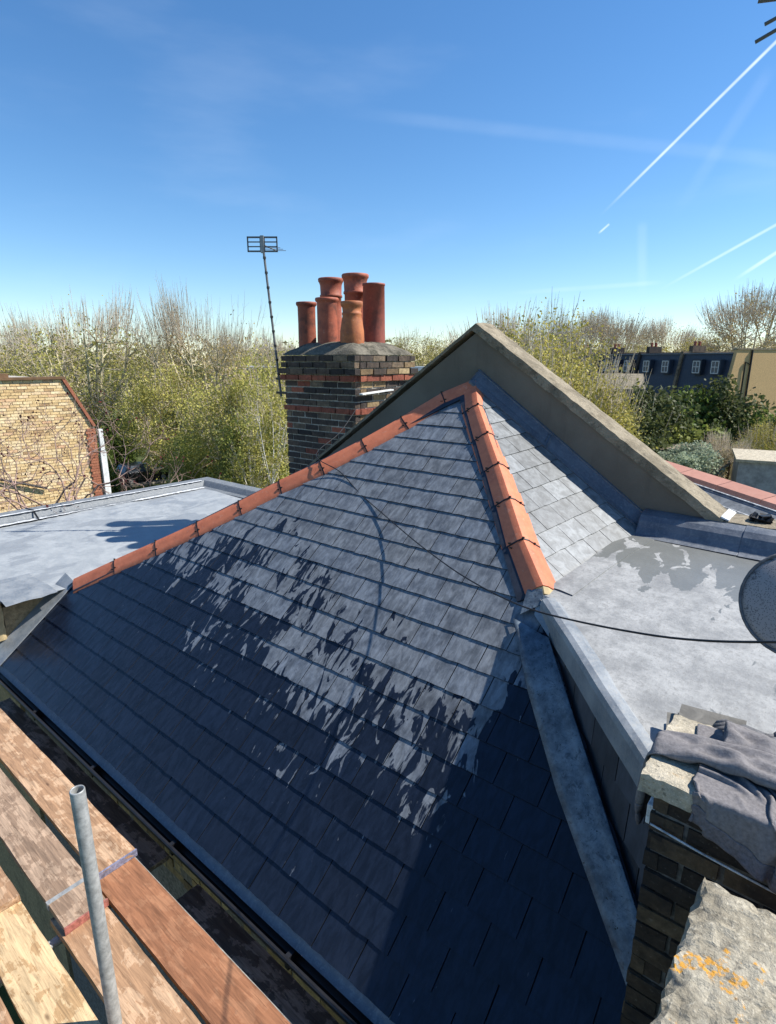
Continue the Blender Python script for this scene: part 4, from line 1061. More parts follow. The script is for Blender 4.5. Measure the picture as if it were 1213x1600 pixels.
    for nm,path,r0,r1,n,seg,ext,flat,seed,steps in (('sleeve',[(-.52,2.10,SZ+.06),(-.46,2.12,SZ+.085),(-.36,2.17,SZ+.10),(-.2,2.205,SZ+.11),(0,2.20,SZ+.11),(.25,2.21,SZ+.11),(.5,2.22,SZ+.11)],.046,.085,20,72,1.16,.6,5,70),('hood',[(-.28,2.33,SZ+.10),(-.1,2.36,SZ+.12),(.1,2.37,SZ+.13),(.35,2.38,SZ+.12),(.5,2.37,SZ+.1)],.06,.10,20,60,1.18,.7,6,60)):
        P,rest,e,b=tube(path,r0,r1,n,seg,ext,flat,seed)
        # internal support: sleeves keep some thickness via a second, softer pass
        n_=n; I=np.arange((seg+1)*n).reshape(seg+1,n); opp=np.roll(I,-n//2,1)
        Q=sim(P,rest,e,b,steps,.010,Hbody)
        # reinflate: opposite points at least 22 mm apart
        Q=Q.reshape(seg+1,n,3); cen=Q.mean(1,keepdims=True); off=Q-cen; th=np.linspace(0,2*np.pi,n,endpoint=False)
        top=np.sin(th)>0
        Q[:,:,2]+=np.maximum(np.sin(th),0)[None]*.034*(1+.35*vnoise(np.repeat(np.linspace(0,1,seg+1),n),np.tile(th/6,seg+1),16,9).reshape(seg+1,n))
        res[nm]=Q.reshape(-1,3)
    return res, (NU, NV)
res_c, (NUc, NVc) = relax_cloth()
def cloth_obj(P, faces, name, m, thick=0.005):
    mb = MB(); mb.v = [tuple(p) for p in P]; mb.f = faces
    o = mb.build(name, m, hd, smooth=True, fix=False)
    bm = bmesh.new(); bm.from_mesh(o.data); bmesh.ops.delete(bm, geom=[v for v in bm.verts if not v.link_faces], context='VERTS'); bm.to_mesh(o.data); bm.free()
    ss = o.modifiers.new('s', 'SUBSURF'); ss.levels = ss.render_levels = 1
    s_ = o.modifiers.new('t', 'SOLIDIFY'); s_.thickness = thick; s_.offset = 0
    return o
gridf = lambda j0, j1: [(j*(NUc+1)+i, j*(NUc+1)+i+1, (j+1)*(NUc+1)+i+1, (j+1)*(NUc+1)+i) for j in range(j0, j1) for i in range(NUc)]
cloth_obj(res_c['body'], gridf(5, NVc), 'body', M['fabric'])
cloth_obj(res_c['body'], gridf(0, 5), 'waistband', M['fabric_rib'], 0.009)
for nm_, seg_, n_ in (('sleeve', 72, 20), ('hood', 60, 20)):
    tf = lambda j0, j1: [(j*n_+k, j*n_+(k+1) % n_, (j+1)*n_+(k+1) % n_, (j+1)*n_+k) for j in range(j0, j1) for k in range(n_)]
    cloth_obj(res_c[nm_], tf(6, seg_), nm_, M['fabric']); 
    if nm_ == 'sleeve': cloth_obj(res_c[nm_], tf(0, 6), 'cuff', M['fabric_rib'], 0.008)
# slates and gloves behind the slab
for k, (a, dx, dy) in enumerate(((8, 0, 0), (12, .025, -.015), (5, -.01, .01), (16, .05, .035), (-4, .03, .06))):
    o = MB().box((0, 0, 0), (0.27, 0.20, 0.009)).build('loose_slate', M['slate_pile'])
    o.location = (-0.36+dx, 2.74+dy-.02*k, flat_z(-.3, 2.75)+.030+.040*k*0.55); o.rotation_euler = (rad(7+2*k), rad(-3+3*(k % 2)), rad(a+8))
    tag(o, ['bottom loose slate of the small pile on the lead roof behind the sweatshirt', 'second loose slate from the bottom of the small pile', 'middle loose slate of the small pile behind the sweatshirt', 'loose slate just under the topmost one of the small pile', 'topmost loose slate of the small pile behind the sweatshirt'][k], 'slate', 'loose slates piled on the lead roof')
def glove(c, ang, label):
    t = thing('work_glove', label, 'glove', c, 'work gloves on the slate pile'); c = Vector(c); R_ = Matrix.Rotation(ang, 3, 'Z')
    W = lambda p: c+R_@Vector(p)
    MB().tube([W((-.10, 0, .02)), W((-.05, 0, .03)), W((0, 0, .04)), (W((.045, 0, .035)))], [.036, .04, .046, .040], 10, True, .55).build('palm', M['glove'], t, smooth=True)
    for i, (o_, l_) in enumerate(((-.033, .065), (-.011, .080), (.011, .083), (.032, .070))):
        MB().tube([W((.03, o_, .035)), W((.05+l_*.4, o_*1.2, .05)), W((.05+l_*.8, o_*1.3, .035)), W((.05+l_, o_*1.35, .012))], [.014, .0135, .012, .008], 8).build('finger', M['glove'], t, smooth=True)
    MB().tube([W((-.01, .035, .03)), W((.02, .065, .04)), W((.05, .078, .03))], [.016, .014, .009], 8).build('thumb', M['glove'], t, smooth=True)
gz0 = flat_z(-.1, 2.7)
glove((-0.185, 2.66, gz0+.17), rad(200), 'grey work glove lying on the slate pile, nearer the cheek'); glove((-0.05, 2.74, gz0+.16), rad(250), 'grey work glove at the right edge behind the sweatshirt')
def sheet(fn, nu, nv, m, name, parent, thick=0.006):
    mb = MB()
    for j in range(nv+1):
        for i in range(nu+1): mb.v.append(tuple(fn(i/nu, j/nv)))
    for j in range(nv):
        for i in range(nu): a = j*(nu+1)+i; mb.f.append((a, a+1, a+nu+2, a+nu+1))
    o = mb.build(name, m, parent, smooth=True); s_ = o.modifiers.new('t', 'SOLIDIFY'); s_.thickness = thick; s_.offset = 0
    return o
def blk(u, v):
    x = -0.25+0.7*u; y = 2.50+0.22*v
    return (x, y, flat_z(x, y)+0.13+0.05*wr(u*1.3, v)*(u < .98)+0.05*math.sin(u*5)-0.10*(v < .04)-.1*(v > .97)-.1*(u<.03))
rag = sheet(blk, 30, 14, M['fabric2'], 'dark_jacket', None); tag(rag, 'dark folded jacket lying behind the sweatshirt beside the slate pile', 'jacket')
rag2 = rough_box((-0.63, 5.42, -1.298), (-0.47, 5.56, -1.235), 6, 5, 3, 0.016, 77).build('black_rag', M['black']); tag(rag2, 'crumpled black rag on the low coping right of the gable', 'rag')

# ================================================================ vegetation
def np_mesh(name, V, Fc, m):
    me = bpy.data.meshes.new(name); V = np.asarray(V, dtype=np.float32); Fc = np.asarray(Fc, dtype=np.int32)
    k = Fc.shape[1]; me.vertices.add(len(V)); me.vertices.foreach_set('co', V.ravel())
    me.loops.add(Fc.size); me.loops.foreach_set('vertex_index', Fc.ravel())
    me.polygons.add(len(Fc)); me.polygons.foreach_set('loop_start', np.arange(0, Fc.size, k, dtype=np.int32))
    me.update(calc_edges=True); me.materials.append(m); return me
def seg_mesh(name, segs, n, m):
    S = np.array(segs, dtype=float); p0, p1, r0, r1 = S[:, 0:3], S[:, 3:6], S[:, 6], S[:, 7]
    d = p1-p0; d /= np.linalg.norm(d, axis=1, keepdims=True)+1e-9
    ref = np.where(np.abs(d[:, 2:3]) < 0.9, np.array([[0, 0, 1.0]]), np.array([[1.0, 0, 0]]))
    a = np.cross(d, ref); a /= np.linalg.norm(a, axis=1, keepdims=True)+1e-9; b = np.cross(a, d)
    V = []
    for p, r in ((p0, r0), (p1, r1)):
        for k in range(n):
            t = 2*math.pi*k/n; V.append(p+(a*math.cos(t)+b*math.sin(t))*r[:, None])
    N_ = len(S); V = np.stack(V, 1).reshape(-1, 3); base = np.arange(N_)[:, None]*2*n
    F_ = np.concatenate([np.stack([base[:, 0]+k, base[:, 0]+(k+1) % n, base[:, 0]+n+(k+1) % n, base[:, 0]+n+k], 1) for k in range(n)], 0)
    return np_mesh(name, V, F_, m)
def leaf_mesh(name, P, size, m, g, up=0.3):
    P = np.asarray(P); n = len(P)
    a = g.normal(size=(n, 3)); a /= np.linalg.norm(a, axis=1, keepdims=True)
    b = np.cross(a, g.normal(size=(n, 3))); b /= np.linalg.norm(b, axis=1, keepdims=True)
    s = size*g.uniform(0.6, 1.3, size=(n, 1))
    V = np.stack([P-a*s*.5, P+b*s*.32+a*s*.05, P+a*s*.5, P-b*s*.32+a*s*.05], 1).reshape(-1, 3)
    return np_mesh(name, V, np.arange(4*n).reshape(n, 4), m)
def bez(p, q, r_, n): return [p*(1-t)**2+q*2*t*(1-t)+r_*t*t for t in np.linspace(0, 1, n)]
def unit(v): return v/(np.linalg.norm(v)+1e-9)
def make_tree(seed, trunk_h, trunk_r, cz, rx, rz, limbs=7, sec=7, ter=5, shoots=200, shoot_len=(1.0, 2.4), leaves=6000, leaf=0.16, fill=0.5, lm='leaf_spring', bm_='bark', tm='twig', tw=0.016, top_bare=0.0, spread=0.35):
    g = np.random.default_rng(seed); big, thin, tips = [], [], []
    C = np.array([0, 0, cz]); Rr = np.array([rx, rx, rz])
    fork = np.array([g.normal()*0.1, g.normal()*0.1, trunk_h])
    tp = bez(np.zeros(3), np.array([g.normal()*.15, g.normal()*.15, trunk_h*.5]), fork, 5)
    for i in range(4): big.append([*tp[i], *tp[i+1], trunk_r*(1.25 if i == 0 else 1.05-.06*i), trunk_r*(1.0-.06*i)])
    for i in range(limbs):
        az = 2*math.pi*(i+g.uniform(-.3, .3))/limbs; el = g.uniform(0.05, 1.0)
        dirv = np.array([math.cos(az)*math.cos(el), math.sin(az)*math.cos(el), math.sin(el)])
        tip = C+dirv*Rr*g.uniform(.62, .8)
        mid = fork*.45+tip*.55+np.array([dirv[0]*rx*.15, dirv[1]*rx*.15, -rz*.10])+g.normal(size=3)*.15
        path = bez(fork, mid, tip, 8); r0 = trunk_r*g.uniform(.45, .62)
        for k in range(7): big.append([*path[k], *path[k+1], r0*(1-.11*k), r0*(1-.11*(k+1))])
        for j in range(sec):
            t = g.uniform(.25, 1.0); s0 = path[int(t*7)]; out = unit((s0-C)/Rr+g.normal(size=3)*.55+np.array([0, 0, .25]))
            end = C+unit((s0-C)/Rr*1.2+out*.9)*Rr*g.uniform(.72, 1.0)
            m2 = (s0+end)/2+g.normal(size=3)*.25; sp = bez(s0, m2, end, 5); rs = r0*.32
            for k in range(4): big.append([*sp[k], *sp[k+1], rs*(1-.18*k), rs*(1-.18*(k+1))])
            tips.append((end, out))
            for q in range(ter):
                t2 = g.uniform(.3, 1.0); b0 = sp[int(t2*4)]; o2 = unit(out*.6+g.normal(size=3)*.7+np.array([0, 0, .45]))
                ln = g.uniform(.5, 1.3)*rx*.2; e1 = b0+o2*ln; e2 = e1+unit(o2+np.array([0, 0, .6]))*ln*.7
                thin.append([*b0, *e1, tw*1.3, tw]); thin.append([*e1, *e2, tw, tw*.5]); tips.append((e1, o2)); tips.append((e2, o2))
    TP = np.array([t_[0] for t_ in tips])
    up_idx = [i for i, p in enumerate(TP) if p[2] > cz+rz*0.25]
    for i in range(shoots):
        if not up_idx: break
        p = TP[up_idx[g.integers(len(up_idx))]]+g.normal(size=3)*np.array([.35, .35, .2])
        o = unit((p-C)/Rr*spread+np.array([0, 0, 1.0])+g.normal(size=3)*.08); ln = g.uniform(*shoot_len); e1 = p+o*ln*.6+g.normal(size=3)*.04
        e2 = e1+unit(o+np.array([0, 0, .25]))*ln*.4
        thin.append([*p, *e1, tw, tw*.75]); thin.append([*e1, *e2, tw*.75, tw*.35])
        for q in range(2):
            b0 = p+(e1-p)*g.uniform(.3, 1); thin.append([*b0, *(b0+unit(o+g.normal(size=3)*.35)*ln*.25), tw*.6, tw*.3])
    nf = int(leaves*fill); nt = leaves-nf
    LP = []
    if nt: LP.append(TP[g.integers(len(TP), size=nt)]+g.normal(size=(nt, 3))*0.30)
    if nf:      # leaf clumps spread through the crown
        nc = max(20, nf//60); u = g.normal(size=(nc, 3)); u /= np.linalg.norm(u, axis=1, keepdims=True)
        cc = C+u*Rr*(g.uniform(.25, 1.0, size=(nc, 1))**.5)
        LP.append(cc[g.integers(nc, size=nf)]+g.normal(size=(nf, 3))*rx*.11)
    LP = np.concatenate(LP)
    if top_bare: LP = LP[(LP[:, 2] < cz+rz*(1-top_bare)) | (g.uniform(size=len(LP)) < .12)]
    return dict(trunk=seg_mesh('trunk', big, 6, M[bm_]), branches=seg_mesh('branches', thin, 3, M[tm]), foliage=leaf_mesh('foliage', LP, leaf, M[lm], g))
def place_tree(kind, name, label, cat, loc, s=1.0, sz=None, rot=0.0, group=None):
    t = thing(name, label, cat, loc, group); t.scale = (s, s, sz or s); t.rotation_euler = (0, 0, rot)
    for part in ('trunk', 'branches', 'stems', 'foliage'):
        if part in kind:
            o = bpy.data.objects.new(part if part != 'foliage' else 'crown', kind[part]); link(o, t)
            if part in ('stems', 'branches'): o['kind'] = 'stuff'
    return t
def make_bush(seed, rx, rz, lobes, leaves, leaf, lm, stems=40, tm='twig', upright=False):
    g = np.random.default_rng(seed); P = []; thin = []
    for i in range(lobes):
        a = g.uniform(0, 2*math.pi); q = g.uniform(0, .7)**.7
        c = np.array([math.cos(a)*rx*q, math.sin(a)*rx*q, rz*g.uniform(.25, .8 if q < .4 else .6)])
        rr_ = np.array([rx*.42, rx*.42, rz*(.42 if upright else .3)])*g.uniform(.7, 1.15); n = leaves//lobes
        u = g.normal(size=(n, 3)); u /= np.linalg.norm(u, axis=1, keepdims=True)
        P.append(c+u*rr_*(g.uniform(.2, 1, size=(n, 1))**.33)+g.normal(size=(n, 3))*leaf*.5)
        for k in range(max(1, stems//lobes)):
            e = c+g.normal(size=3)*rr_*.5; m2 = np.array([c[0]*.3, c[1]*.3, c[2]*.5])
            b = bez(np.array([c[0]*.12, c[1]*.12, 0]), m2, e, 4)
            for j in range(3): thin.append([*b[j], *b[j+1], .035*(1-.25*j), .035*(1-.25*(j+1))])
    P = np.concatenate(P); P = P[P[:, 2] > 0.05]
    return dict(stems=seg_mesh('stems', thin, 4, M[tm]), foliage=leaf_mesh('foliage', P, leaf, M[lm], g))

T = {}
T['plane_a'] = make_tree(1, 4.6, .34, 10.0, 5.2, 4.6, 8, 9, 8, 520, (.7, 2.1), 6500, .19, .25, 'leaf_spring', top_bare=.40)
T['plane_b'] = make_tree(2, 5.0, .36, 10.2, 5.6, 4.6, 9, 9, 9, 700, (.9, 2.6), 6000, .18, .2, 'leaf_bud', top_bare=.42, tw=.014)
T['plane_c'] = make_tree(3, 4.0, .28, 8.8, 4.8, 4.8, 8, 9, 7, 260, (.6, 1.5), 9500, .19, .4, 'leaf_olive', top_bare=.2)
T['leafy'] = make_tree(4, 2.6, .20, 6.8, 3.6, 4.2, 7, 7, 5, 60, (.5, 1.2), 13000, .17, .55, 'leaf_spring')
T['olive'] = make_tree(5, 2.6, .22, 7.0, 3.3, 4.6, 7, 8, 5, 150, (.8, 1.8), 15000, .15, .6, 'leaf_olive')
T['bare'] = make_tree(6, 4.2, .30, 9.5, 4.8, 5.0, 8, 9, 9, 700, (.9, 2.0), 4200, .18, .2, 'leaf_bud', tw=.018, spread=.8)
T['green'] = make_tree(7, 2.0, .16, 5.4, 3.0, 3.6, 7, 7, 5, 30, (.4, 1.0), 14000, .17, .6, 'leaf_bright')
T['birch'] = make_tree(8, 4.5, .07, 7.0, 1.7, 3.8, 5, 6, 5, 30, (.5, 1.0), 3200, .13, .4, 'leaf_spring', bm_='birch', tw=.012)
B_ = {}
B_['dark'] = make_bush(21, 2.2, 4.6, 14, 12000, .17, 'leaf_dark', upright=True)
B_['green'] = make_bush(22, 2.6, 3.4, 12, 10000, .18, 'leaf_green')
B_['bright'] = make_bush(23, 2.2, 3.0, 10, 9000, .17, 'leaf_bright')
B_['grey'] = make_bush(24, 1.6, 2.3, 9, 8000, .11, 'leaf_grey')
B_['red'] = make_bush(25, 1.2, 2.4, 8, 3000, .15, 'leaf_red')

G1 = 'plane trees along the street beyond the flat roof'
def tr(kind, name, label, b, d, h_scale, rot, grp, sz=None): return place_tree(T[kind], name, label, 'tree', polar(b, d, GZ), h_scale, sz, rot, grp)
tr('plane_b', 'plane_tree', 'large plane tree with tall bare upright shoots left of the aerial mast', -17.4, 46, 0.88, .3, G1)
tr('plane_a', 'plane_tree', 'spreading plane tree with bare tips above the yellow brick gable', -27.2, 48, 0.93, 1.2, G1)
tr('plane_c', 'plane_tree', 'low leafy plane tree at the far left edge above the brick gable', -33.0, 54, 0.84, 2.1, G1)
tr('plane_c', 'plane_tree', 'olive green plane tree between the two tall shooting ones', -22.6, 60, 0.88, .9, G1)
tr('plane_a', 'plane_tree', 'plane tree right behind the aerial mast, left of the chimney', -12.2, 56, 0.82, 2.7, G1)
tr('plane_c', 'plane_tree', 'yellow green plane tree half hidden by the chimney', -8.4, 62, 0.80, .2, G1)
tr('plane_b', 'plane_tree', 'farther plane tree peeping over at the far left of the street', -30.2, 74, 0.86, 1.0, G1)
tr('plane_c', 'plane_tree', 'farther plane tree filling the gap behind the tallest shoots', -15.0, 78, 0.90, 1.9, G1)
tr('plane_a', 'plane_tree', 'farther plane tree left of the chimney pots, low on the skyline', -10.2, 90, 0.86, 2.9, G1)
G2 = 'young leafy trees behind the flat roof'
for i, (k, b, d, s, rt, lab) in enumerate((('leafy', -15.2, 34, .80, .4, 'young yellow green tree just above the kerb corner of the flat roof'), ('green', -12.6, 31, .78, 1.4, 'bright green young tree beside the chimney foot'), ('leafy', -10.6, 33, .92, 2.2, 'young yellow green tree pressed against the left side of the chimney'), ('green', -18.8, 36, .62, 2.5, 'low bright tree in front of the large plane tree trunk'), ('leafy', -21.0, 42, .86, 3.0, 'young leafy tree right of the parked car'))):
    tr(k, 'young_tree', lab, b, d, s, rt, G2)
for b, d, s, lab in ((-11.4, 27, .86, 'thin white stemmed birch left of the chimney foot'), (-13.6, 28, .72, 'thin white stemmed birch above the flat roof kerb corner'), (-12.4, 30, .80, 'thin pale birch between the other two birches')):
    tr('birch', 'birch_tree', lab, b, d, s, b, 'thin birches left of the chimney')
tr('plane_c', 'distant_tree', 'hazy rounded tree right of the chimney pots behind the parapet', 2.6, 92, 1.02, .5, 'trees on the far skyline')
tr('plane_c', 'distant_tree', 'rounded tree on the skyline just left of the gable peak', 6.2, 84, .96, 1.7, 'trees on the far skyline')
tr('bare', 'shooting_tree', 'tall tree with bare upright shoots rising behind the gable peak', 11.0, 44, .88, .6, None)
tr('plane_b', 'shooting_tree', 'bare topped tree just right of the gable peak, behind the olive one', 13.4, 52, .84, 2.0, None)
tr('olive', 'olive_tree', 'olive yellow leafy tree right behind the middle of the sloping coping', 16.9, 27, .92, .9, None)
tr('olive', 'olive_tree', 'olive yellow leafy tree higher up behind the sloping coping', 14.6, 31, 1.04, 2.3, None)
tr('olive', 'olive_tree', 'lower olive yellow tree at the right foot of the leafy pair', 18.9, 29, .76, 1.6, None)
FS = 'trees on the far skyline'
for k, b, d, s, rt, lab in (('bare', 18.6, 96, 1.12, .4, 'broad bare tree on the skyline left above the dark mansard terrace'), ('bare', 20.8, 99, 1.13, 1.9, 'second bare tree from the left above the dark mansard terrace'), ('plane_c', 22.2, 88, .92, .6, 'olive tree low behind the roofs in the middle of the terrace'), ('bare', 24.8, 104, 1.06, 2.8, 'slim bare tree on the skyline above the middle of the terrace'), ('plane_c', 26.6, 92, .95, 2.2, 'rounded brownish tree above the right half of the terrace'), ('plane_c', 28.4, 90, .98, 1.1, 'rounded olive tree left of the big bare tree at the right edge'), ('bare', 31.2, 84, 1.22, .1, 'big fan shaped bare tree on the skyline at the right edge'), ('plane_c', 33.6, 100, 1.0, .1, 'low olive tree on the skyline in the far right corner')):
    tr(k, 'distant_tree', lab, b, d, s, rt, FS)
def bush(kind, label, b, d, s, rot, z=GZ, name='shrub', sz=None): place_tree(B_[kind], name, label, 'shrub', polar(b, d, z), s, sz, rot, 'shrubs in the back gardens')
bush('dark', 'tall dark upright evergreen shrub below the terrace left end', 24.0, 43, 1.72, .2)
bush('dark', 'second dark evergreen shrub close behind the sloping coping', 22.4, 40, 1.3, 1.3)
bush('green', 'green shrub left of the rounded grey bush', 23.6, 36, 1.05, 2.0)
bush('bright', 'bright yellow green shrub in the middle of the gardens', 26.3, 44, 2.2, .7)
bush('green', 'dark green rounded shrub below the mansard windows', 28.0, 48, 2.25, 1.5)
bush('dark', 'dark shrub in front of the brick end house', 29.4, 50, 1.8, 2.4)
bush('bright', 'wide green shrub at the right below the brick end house', 31.6, 46, 1.75, 3.0)
bush('green', 'green shrub at the right edge under the brick end house', 34.6, 48, 2.1, .4)
bush('dark', 'dark leafless looking shrub right of the shed', 29.6, 44, .8, 1.1, GT)
bush('bright', 'small bright shrub behind the shed roof', 27.6, 52, 1.9, 1.9)
bush('grey', 'rounded grey green bush at the end of the sloping coping', 27.7, 36.5, 1.4, .3, GT+.3)
bush('green', 'low green shrub beside the pale garden path', 30.9, 31, .5, 2.6, GT)
bush('red', 'dark red leaved shrub at the right edge above the pink ridge', 34.0, 25, 1.0, .8, GT)
bush('green', 'low dark shrub under the pink ridge at right', 32.0, 24, .55, 1.7)
for b, d, s, rt, lab in ((-27.5, 46, .8, .4, 'dark undergrowth shrub behind the bare pink twigs'), (-18.0, 43, 1.1, 1.2, 'dark shrub under the large plane tree'), (-20.2, 50, 1.2, 2.2, 'dark shrub behind the parked car'), (-15.6, 42, 1.1, 2.9, 'dark shrub under the shoots right of the large plane trunk'), (-26.0, 58, 1.4, .9, 'dark shrub beyond the road end')):
    bush('dark' if 'car' in lab else 'green', lab, b, d, s, rt)
tr('leafy', 'garden_tree', 'yellow green young tree in front of the mansard terrace', 25.2, 47, .58, .5, None)
tr('olive', 'garden_tree', 'olive young tree at the right edge of the gardens', 33.6, 44, .54, 2.5, None)
tr('bare', 'garden_tree', 'small leafless tree between shed and pale extension', 30.6, 40, .36, 1.0, None)
# a far wood closes the horizon
def far_wood():
    g = np.random.default_rng(77); P = []
    for i in range(520):
        b = g.uniform(-62, 62); d = g.uniform(125, 260); c = polar(b, d, GZ); r_ = g.uniform(3.5, 6); h = g.uniform(9, 14.5)
        n = 55; u = g.normal(size=(n, 3)); u /= np.linalg.norm(u, axis=1, keepdims=True)
        P.append(np.array([c.x, c.y, GZ+h*.5])+u*np.array([r_, r_, h*.5]))
    P = np.concatenate(P); o = bpy.data.objects.new('far_wood', leaf_mesh('far_wood', P, 1.6, M['leaf_far'], g)); link(o)
    tag(o, 'hazy line of distant treetops along the horizon', 'wood', kind='stuff')
far_wood()

# bare pink twigged tree in front of the yellow brick wall
def twig_tree():
    g = np.random.default_rng(5); segs = []; base = polar(-30.0, 13.4, GZ); buds = []
    def grow(p, d, r_, ln, depth):
        n = 3
        for i in range(n):
            d = unit(d+g.normal(size=3)*.22+np.array([0, 0, .05])); q = p+d*ln/n; segs.append([*p, *q, r_, r_*.92]); p = q; r_ *= .92
        if depth == 0: buds.append(p); return
        for k in range(g.integers(2, 4)): grow(p, unit(d+g.normal(size=3)*.62+np.array([0, 0, .10])), r_*.80, ln*g.uniform(.68, .88), depth-1)
    st = np.zeros(3); top = np.array([0.2, .1, 6.0]); segs.append([*st, *top, .12, .10])
    for k in range(6):
        a = k*1.05; grow(top, unit(np.array([math.cos(a)*.8, math.sin(a)*.8, .62])), .034, 1.0, 5)
    t = thing('bare_shrub_tree', 'leafless tree with curling pinkish twigs in front of yellow brick wall', 'tree', base)
    link(bpy.data.objects.new('branches', seg_mesh('branches', segs, 4, M['twig_pink'])), t)
    tag(link(bpy.data.objects.new('buds', leaf_mesh('buds', np.array(buds)+g.normal(size=(len(buds), 3))*.02, .06, M['leaf_red'], g)), t), kind='stuff')
twig_tree()

# ================================================================ buildings beyond
def wdir(b): v = polar(b, 1); return Vector((v.x, v.y, 0)).normalized()
# yellow brick gable on the left
bg = thing('yellow_brick_house', 'yellow stock brick gable of a neighbouring house at left', 'house', polar(-28, 21, GZ))
W0 = polar(-26.9, 20.4, 0); WU = wdir(-136); WN = Vector((-WU.y, WU.x, 0))
if WN.dot(-W0) < 0: WN = -WN
TOPZ, SHZ = -0.56, -2.02
prof = [(0, GZ), (0, SHZ), (0.72, TOPZ), (9.5, TOPZ), (9.5, GZ)]
MB().prism([W0+WU*u+zu*z-WN*6 for u, z in prof], [W0+WU*u+zu*z-WN*.03 for u, z in prof]).build('wall_core', M['mortar'], bg)
rows, z = [], -4.9
zz = TOPZ-.085
while zz > -4.6:
    ul = 0.02 if zz < SHZ-.07 else 0.04+0.72*(zz+.085-SHZ)/(TOPZ-SHZ)
    rows.append((zz, ul, 4.9, 0.0)); zz -= 0.085
over, Rw = bricks(bg, W0, WU, WN, rows, lambda i, r: M['brick_quoin'] if False else M['brick_stock'], bl=0.245, joint=0.011, seed=61, limit=299)
mb = MB()
for c, sc, m in over: mb.box(c, sc, Rw.to_3x3())
tag(mb.build('brick_rest', M['brick_stock_far'], bg), kind='stuff')
g_ = M['brick_stock']
mb = MB().prism([W0+WU*u+zu*z-WN*.1 for u, z in ((-.03, SHZ+.02), (.05, SHZ), (.76, TOPZ), (.69, TOPZ+.06))], [W0+WU*u+zu*z+WN*.06 for u, z in ((-.03, SHZ+.02), (.05, SHZ), (.76, TOPZ), (.69, TOPZ+.06))]); mb.build('verge', M['brick_quoin'], bg)
MB().prism([W0+WU*u+zu*z-WN*.4 for u, z in ((.66, TOPZ), (9.5, TOPZ), (9.5, TOPZ+.07), (.66, TOPZ+.07))], [W0+WU*u+zu*z+WN*.07 for u, z in ((.66, TOPZ), (9.5, TOPZ), (9.5, TOPZ+.07), (.66, TOPZ+.07))]).build('coping', M['shed'], bg)
MB().box(W0+WU*3.6+zu*(TOPZ+.12)-WN*.3, (3.0, .5, .12), Matrix((WU, WN, zu)).transposed()).build('ridge', M['shed'], bg)
for k in range(30):
    zq = SHZ-.10-k*.085; MB().box(W0+WU*(.14 if k % 2 else .12)+zu*zq+WN*.012, (.29 if k % 2 else .25, .05, .074), Matrix((WU, WN, zu)).transposed()).build('quoin_brick', M['brick_quoin'], bg)
Rb = Matrix((WU, WN, zu)).transposed()
for z0, z1, w_ in ((SHZ-.85, SHZ-.10, .12), (GZ, SHZ-.80, .17)): MB().box(W0-WU*.14+zu*(z0+z1)/2+WN*.03, (w_, .14, z1-z0), Rb).build('downpipe', M['white'], bg)
MB().tube([W0+WU*5.2+zu*-2.55+WN*.08, W0+WU*2.9+zu*-3.25+WN*.08, W0+WU*1.6+zu*-3.75+WN*.08], .035, 8).build('lean_to_flashing', M['black'], bg)  # dark tube standing for the sloping lead flashing of a lean-to roof

# mansard terrace on the right
def terrace(k, u0, u1, wins, label, end=False):
    t = thing('mansard_house', label, 'house', T0+TU*(u0+u1)/2+zu*GZ, 'houses of the mansard terrace')
    zt, zm = 0.55, -3.6
    MB().prism([T0+TU*u0+zu*GZ-TN*8, T0+TU*u1+zu*GZ-TN*8, T0+TU*u1+zu*GZ, T0+TU*u0+zu*GZ], [T0+TU*u0+zu*zm-TN*8, T0+TU*u1+zu*zm-TN*8, T0+TU*u1+zu*zm, T0+TU*u0+zu*zm]).build('wall', M['brick_house'], t)
    MB().prism([T0+TU*u0+zu*zm-TN*7.9, T0+TU*u1+zu*zm-TN*7.9, T0+TU*u1+zu*zm-TN*.02, T0+TU*u0+zu*zm-TN*.02], [T0+TU*u0+zu*zt-TN*7.5, T0+TU*u1+zu*zt-TN*7.5, T0+TU*u1+zu*zt-TN*.75, T0+TU*u0+zu*zt-TN*.75]).build('mansard_roof', M['slate_far'], t)
    MB().box(T0+TU*(u0+u1)/2+zu*(zt+.06)-TN*4.1, (u1-u0-.1, 7.0, .12), TR).build('flat_top', M['lead'], t)
    pw = [(-7.9, GZ), (.25, GZ), (.25, zm), (-.55, zt+.30), (-7.9, zt+.30)]
    MB().prism([T0+TU*(u1-.16)+TN*a+zu*b for a, b in pw], [T0+TU*(u1+.16)+TN*a+zu*b for a, b in pw]).build('party_wall', M['brick_house' if end else 'brick_dark'], t)
    for u in wins:
        c = T0+TU*u+zu*-.72-TN*.25
        wdw = MB().box(c, (1.15, .55, 1.5), TR).build('dormer', M['slate_far'], t)
        MB().box(c+TN*.285, (.80, .02, 1.15), TR).build('pane', M['glass'], wdw)
        mb = MB()
        for q, s_ in (((0, 0), (.035, 1.15)), ((-.41, 0), (.05, 1.2)), ((.41, 0), (.05, 1.2)), ((0, .58), (.87, .06)), ((0, -.58), (.87, .06)), ((0, .02), (.82, .045))): mb.box(c+TN*.30+TU*q[0]+zu*q[1], (s_[0], .05, s_[1]), TR)
        mb.build('sash', M['white'], wdw)
    for q in (0, 1): MB().lathe([(.16, 0), (.14, .5), (.18, .55), (.16, .6)], T0+TU*(u1-.0)-TN*(2.2+q*.6)+zu*(zt+.75), 10).build('pot', M['pot_red'], t)
    MB().box(T0+TU*u1-TN*2.6+zu*(zt+.55), (.5, 1.8, .7), TR).build('chimney', M['brick_dark'], t)
T0 = polar(29.7, 66, 0); T1 = polar(16.9, 84, 0); TU = (T1-T0).normalized(); TN = Vector((-TU.y, TU.x, 0))
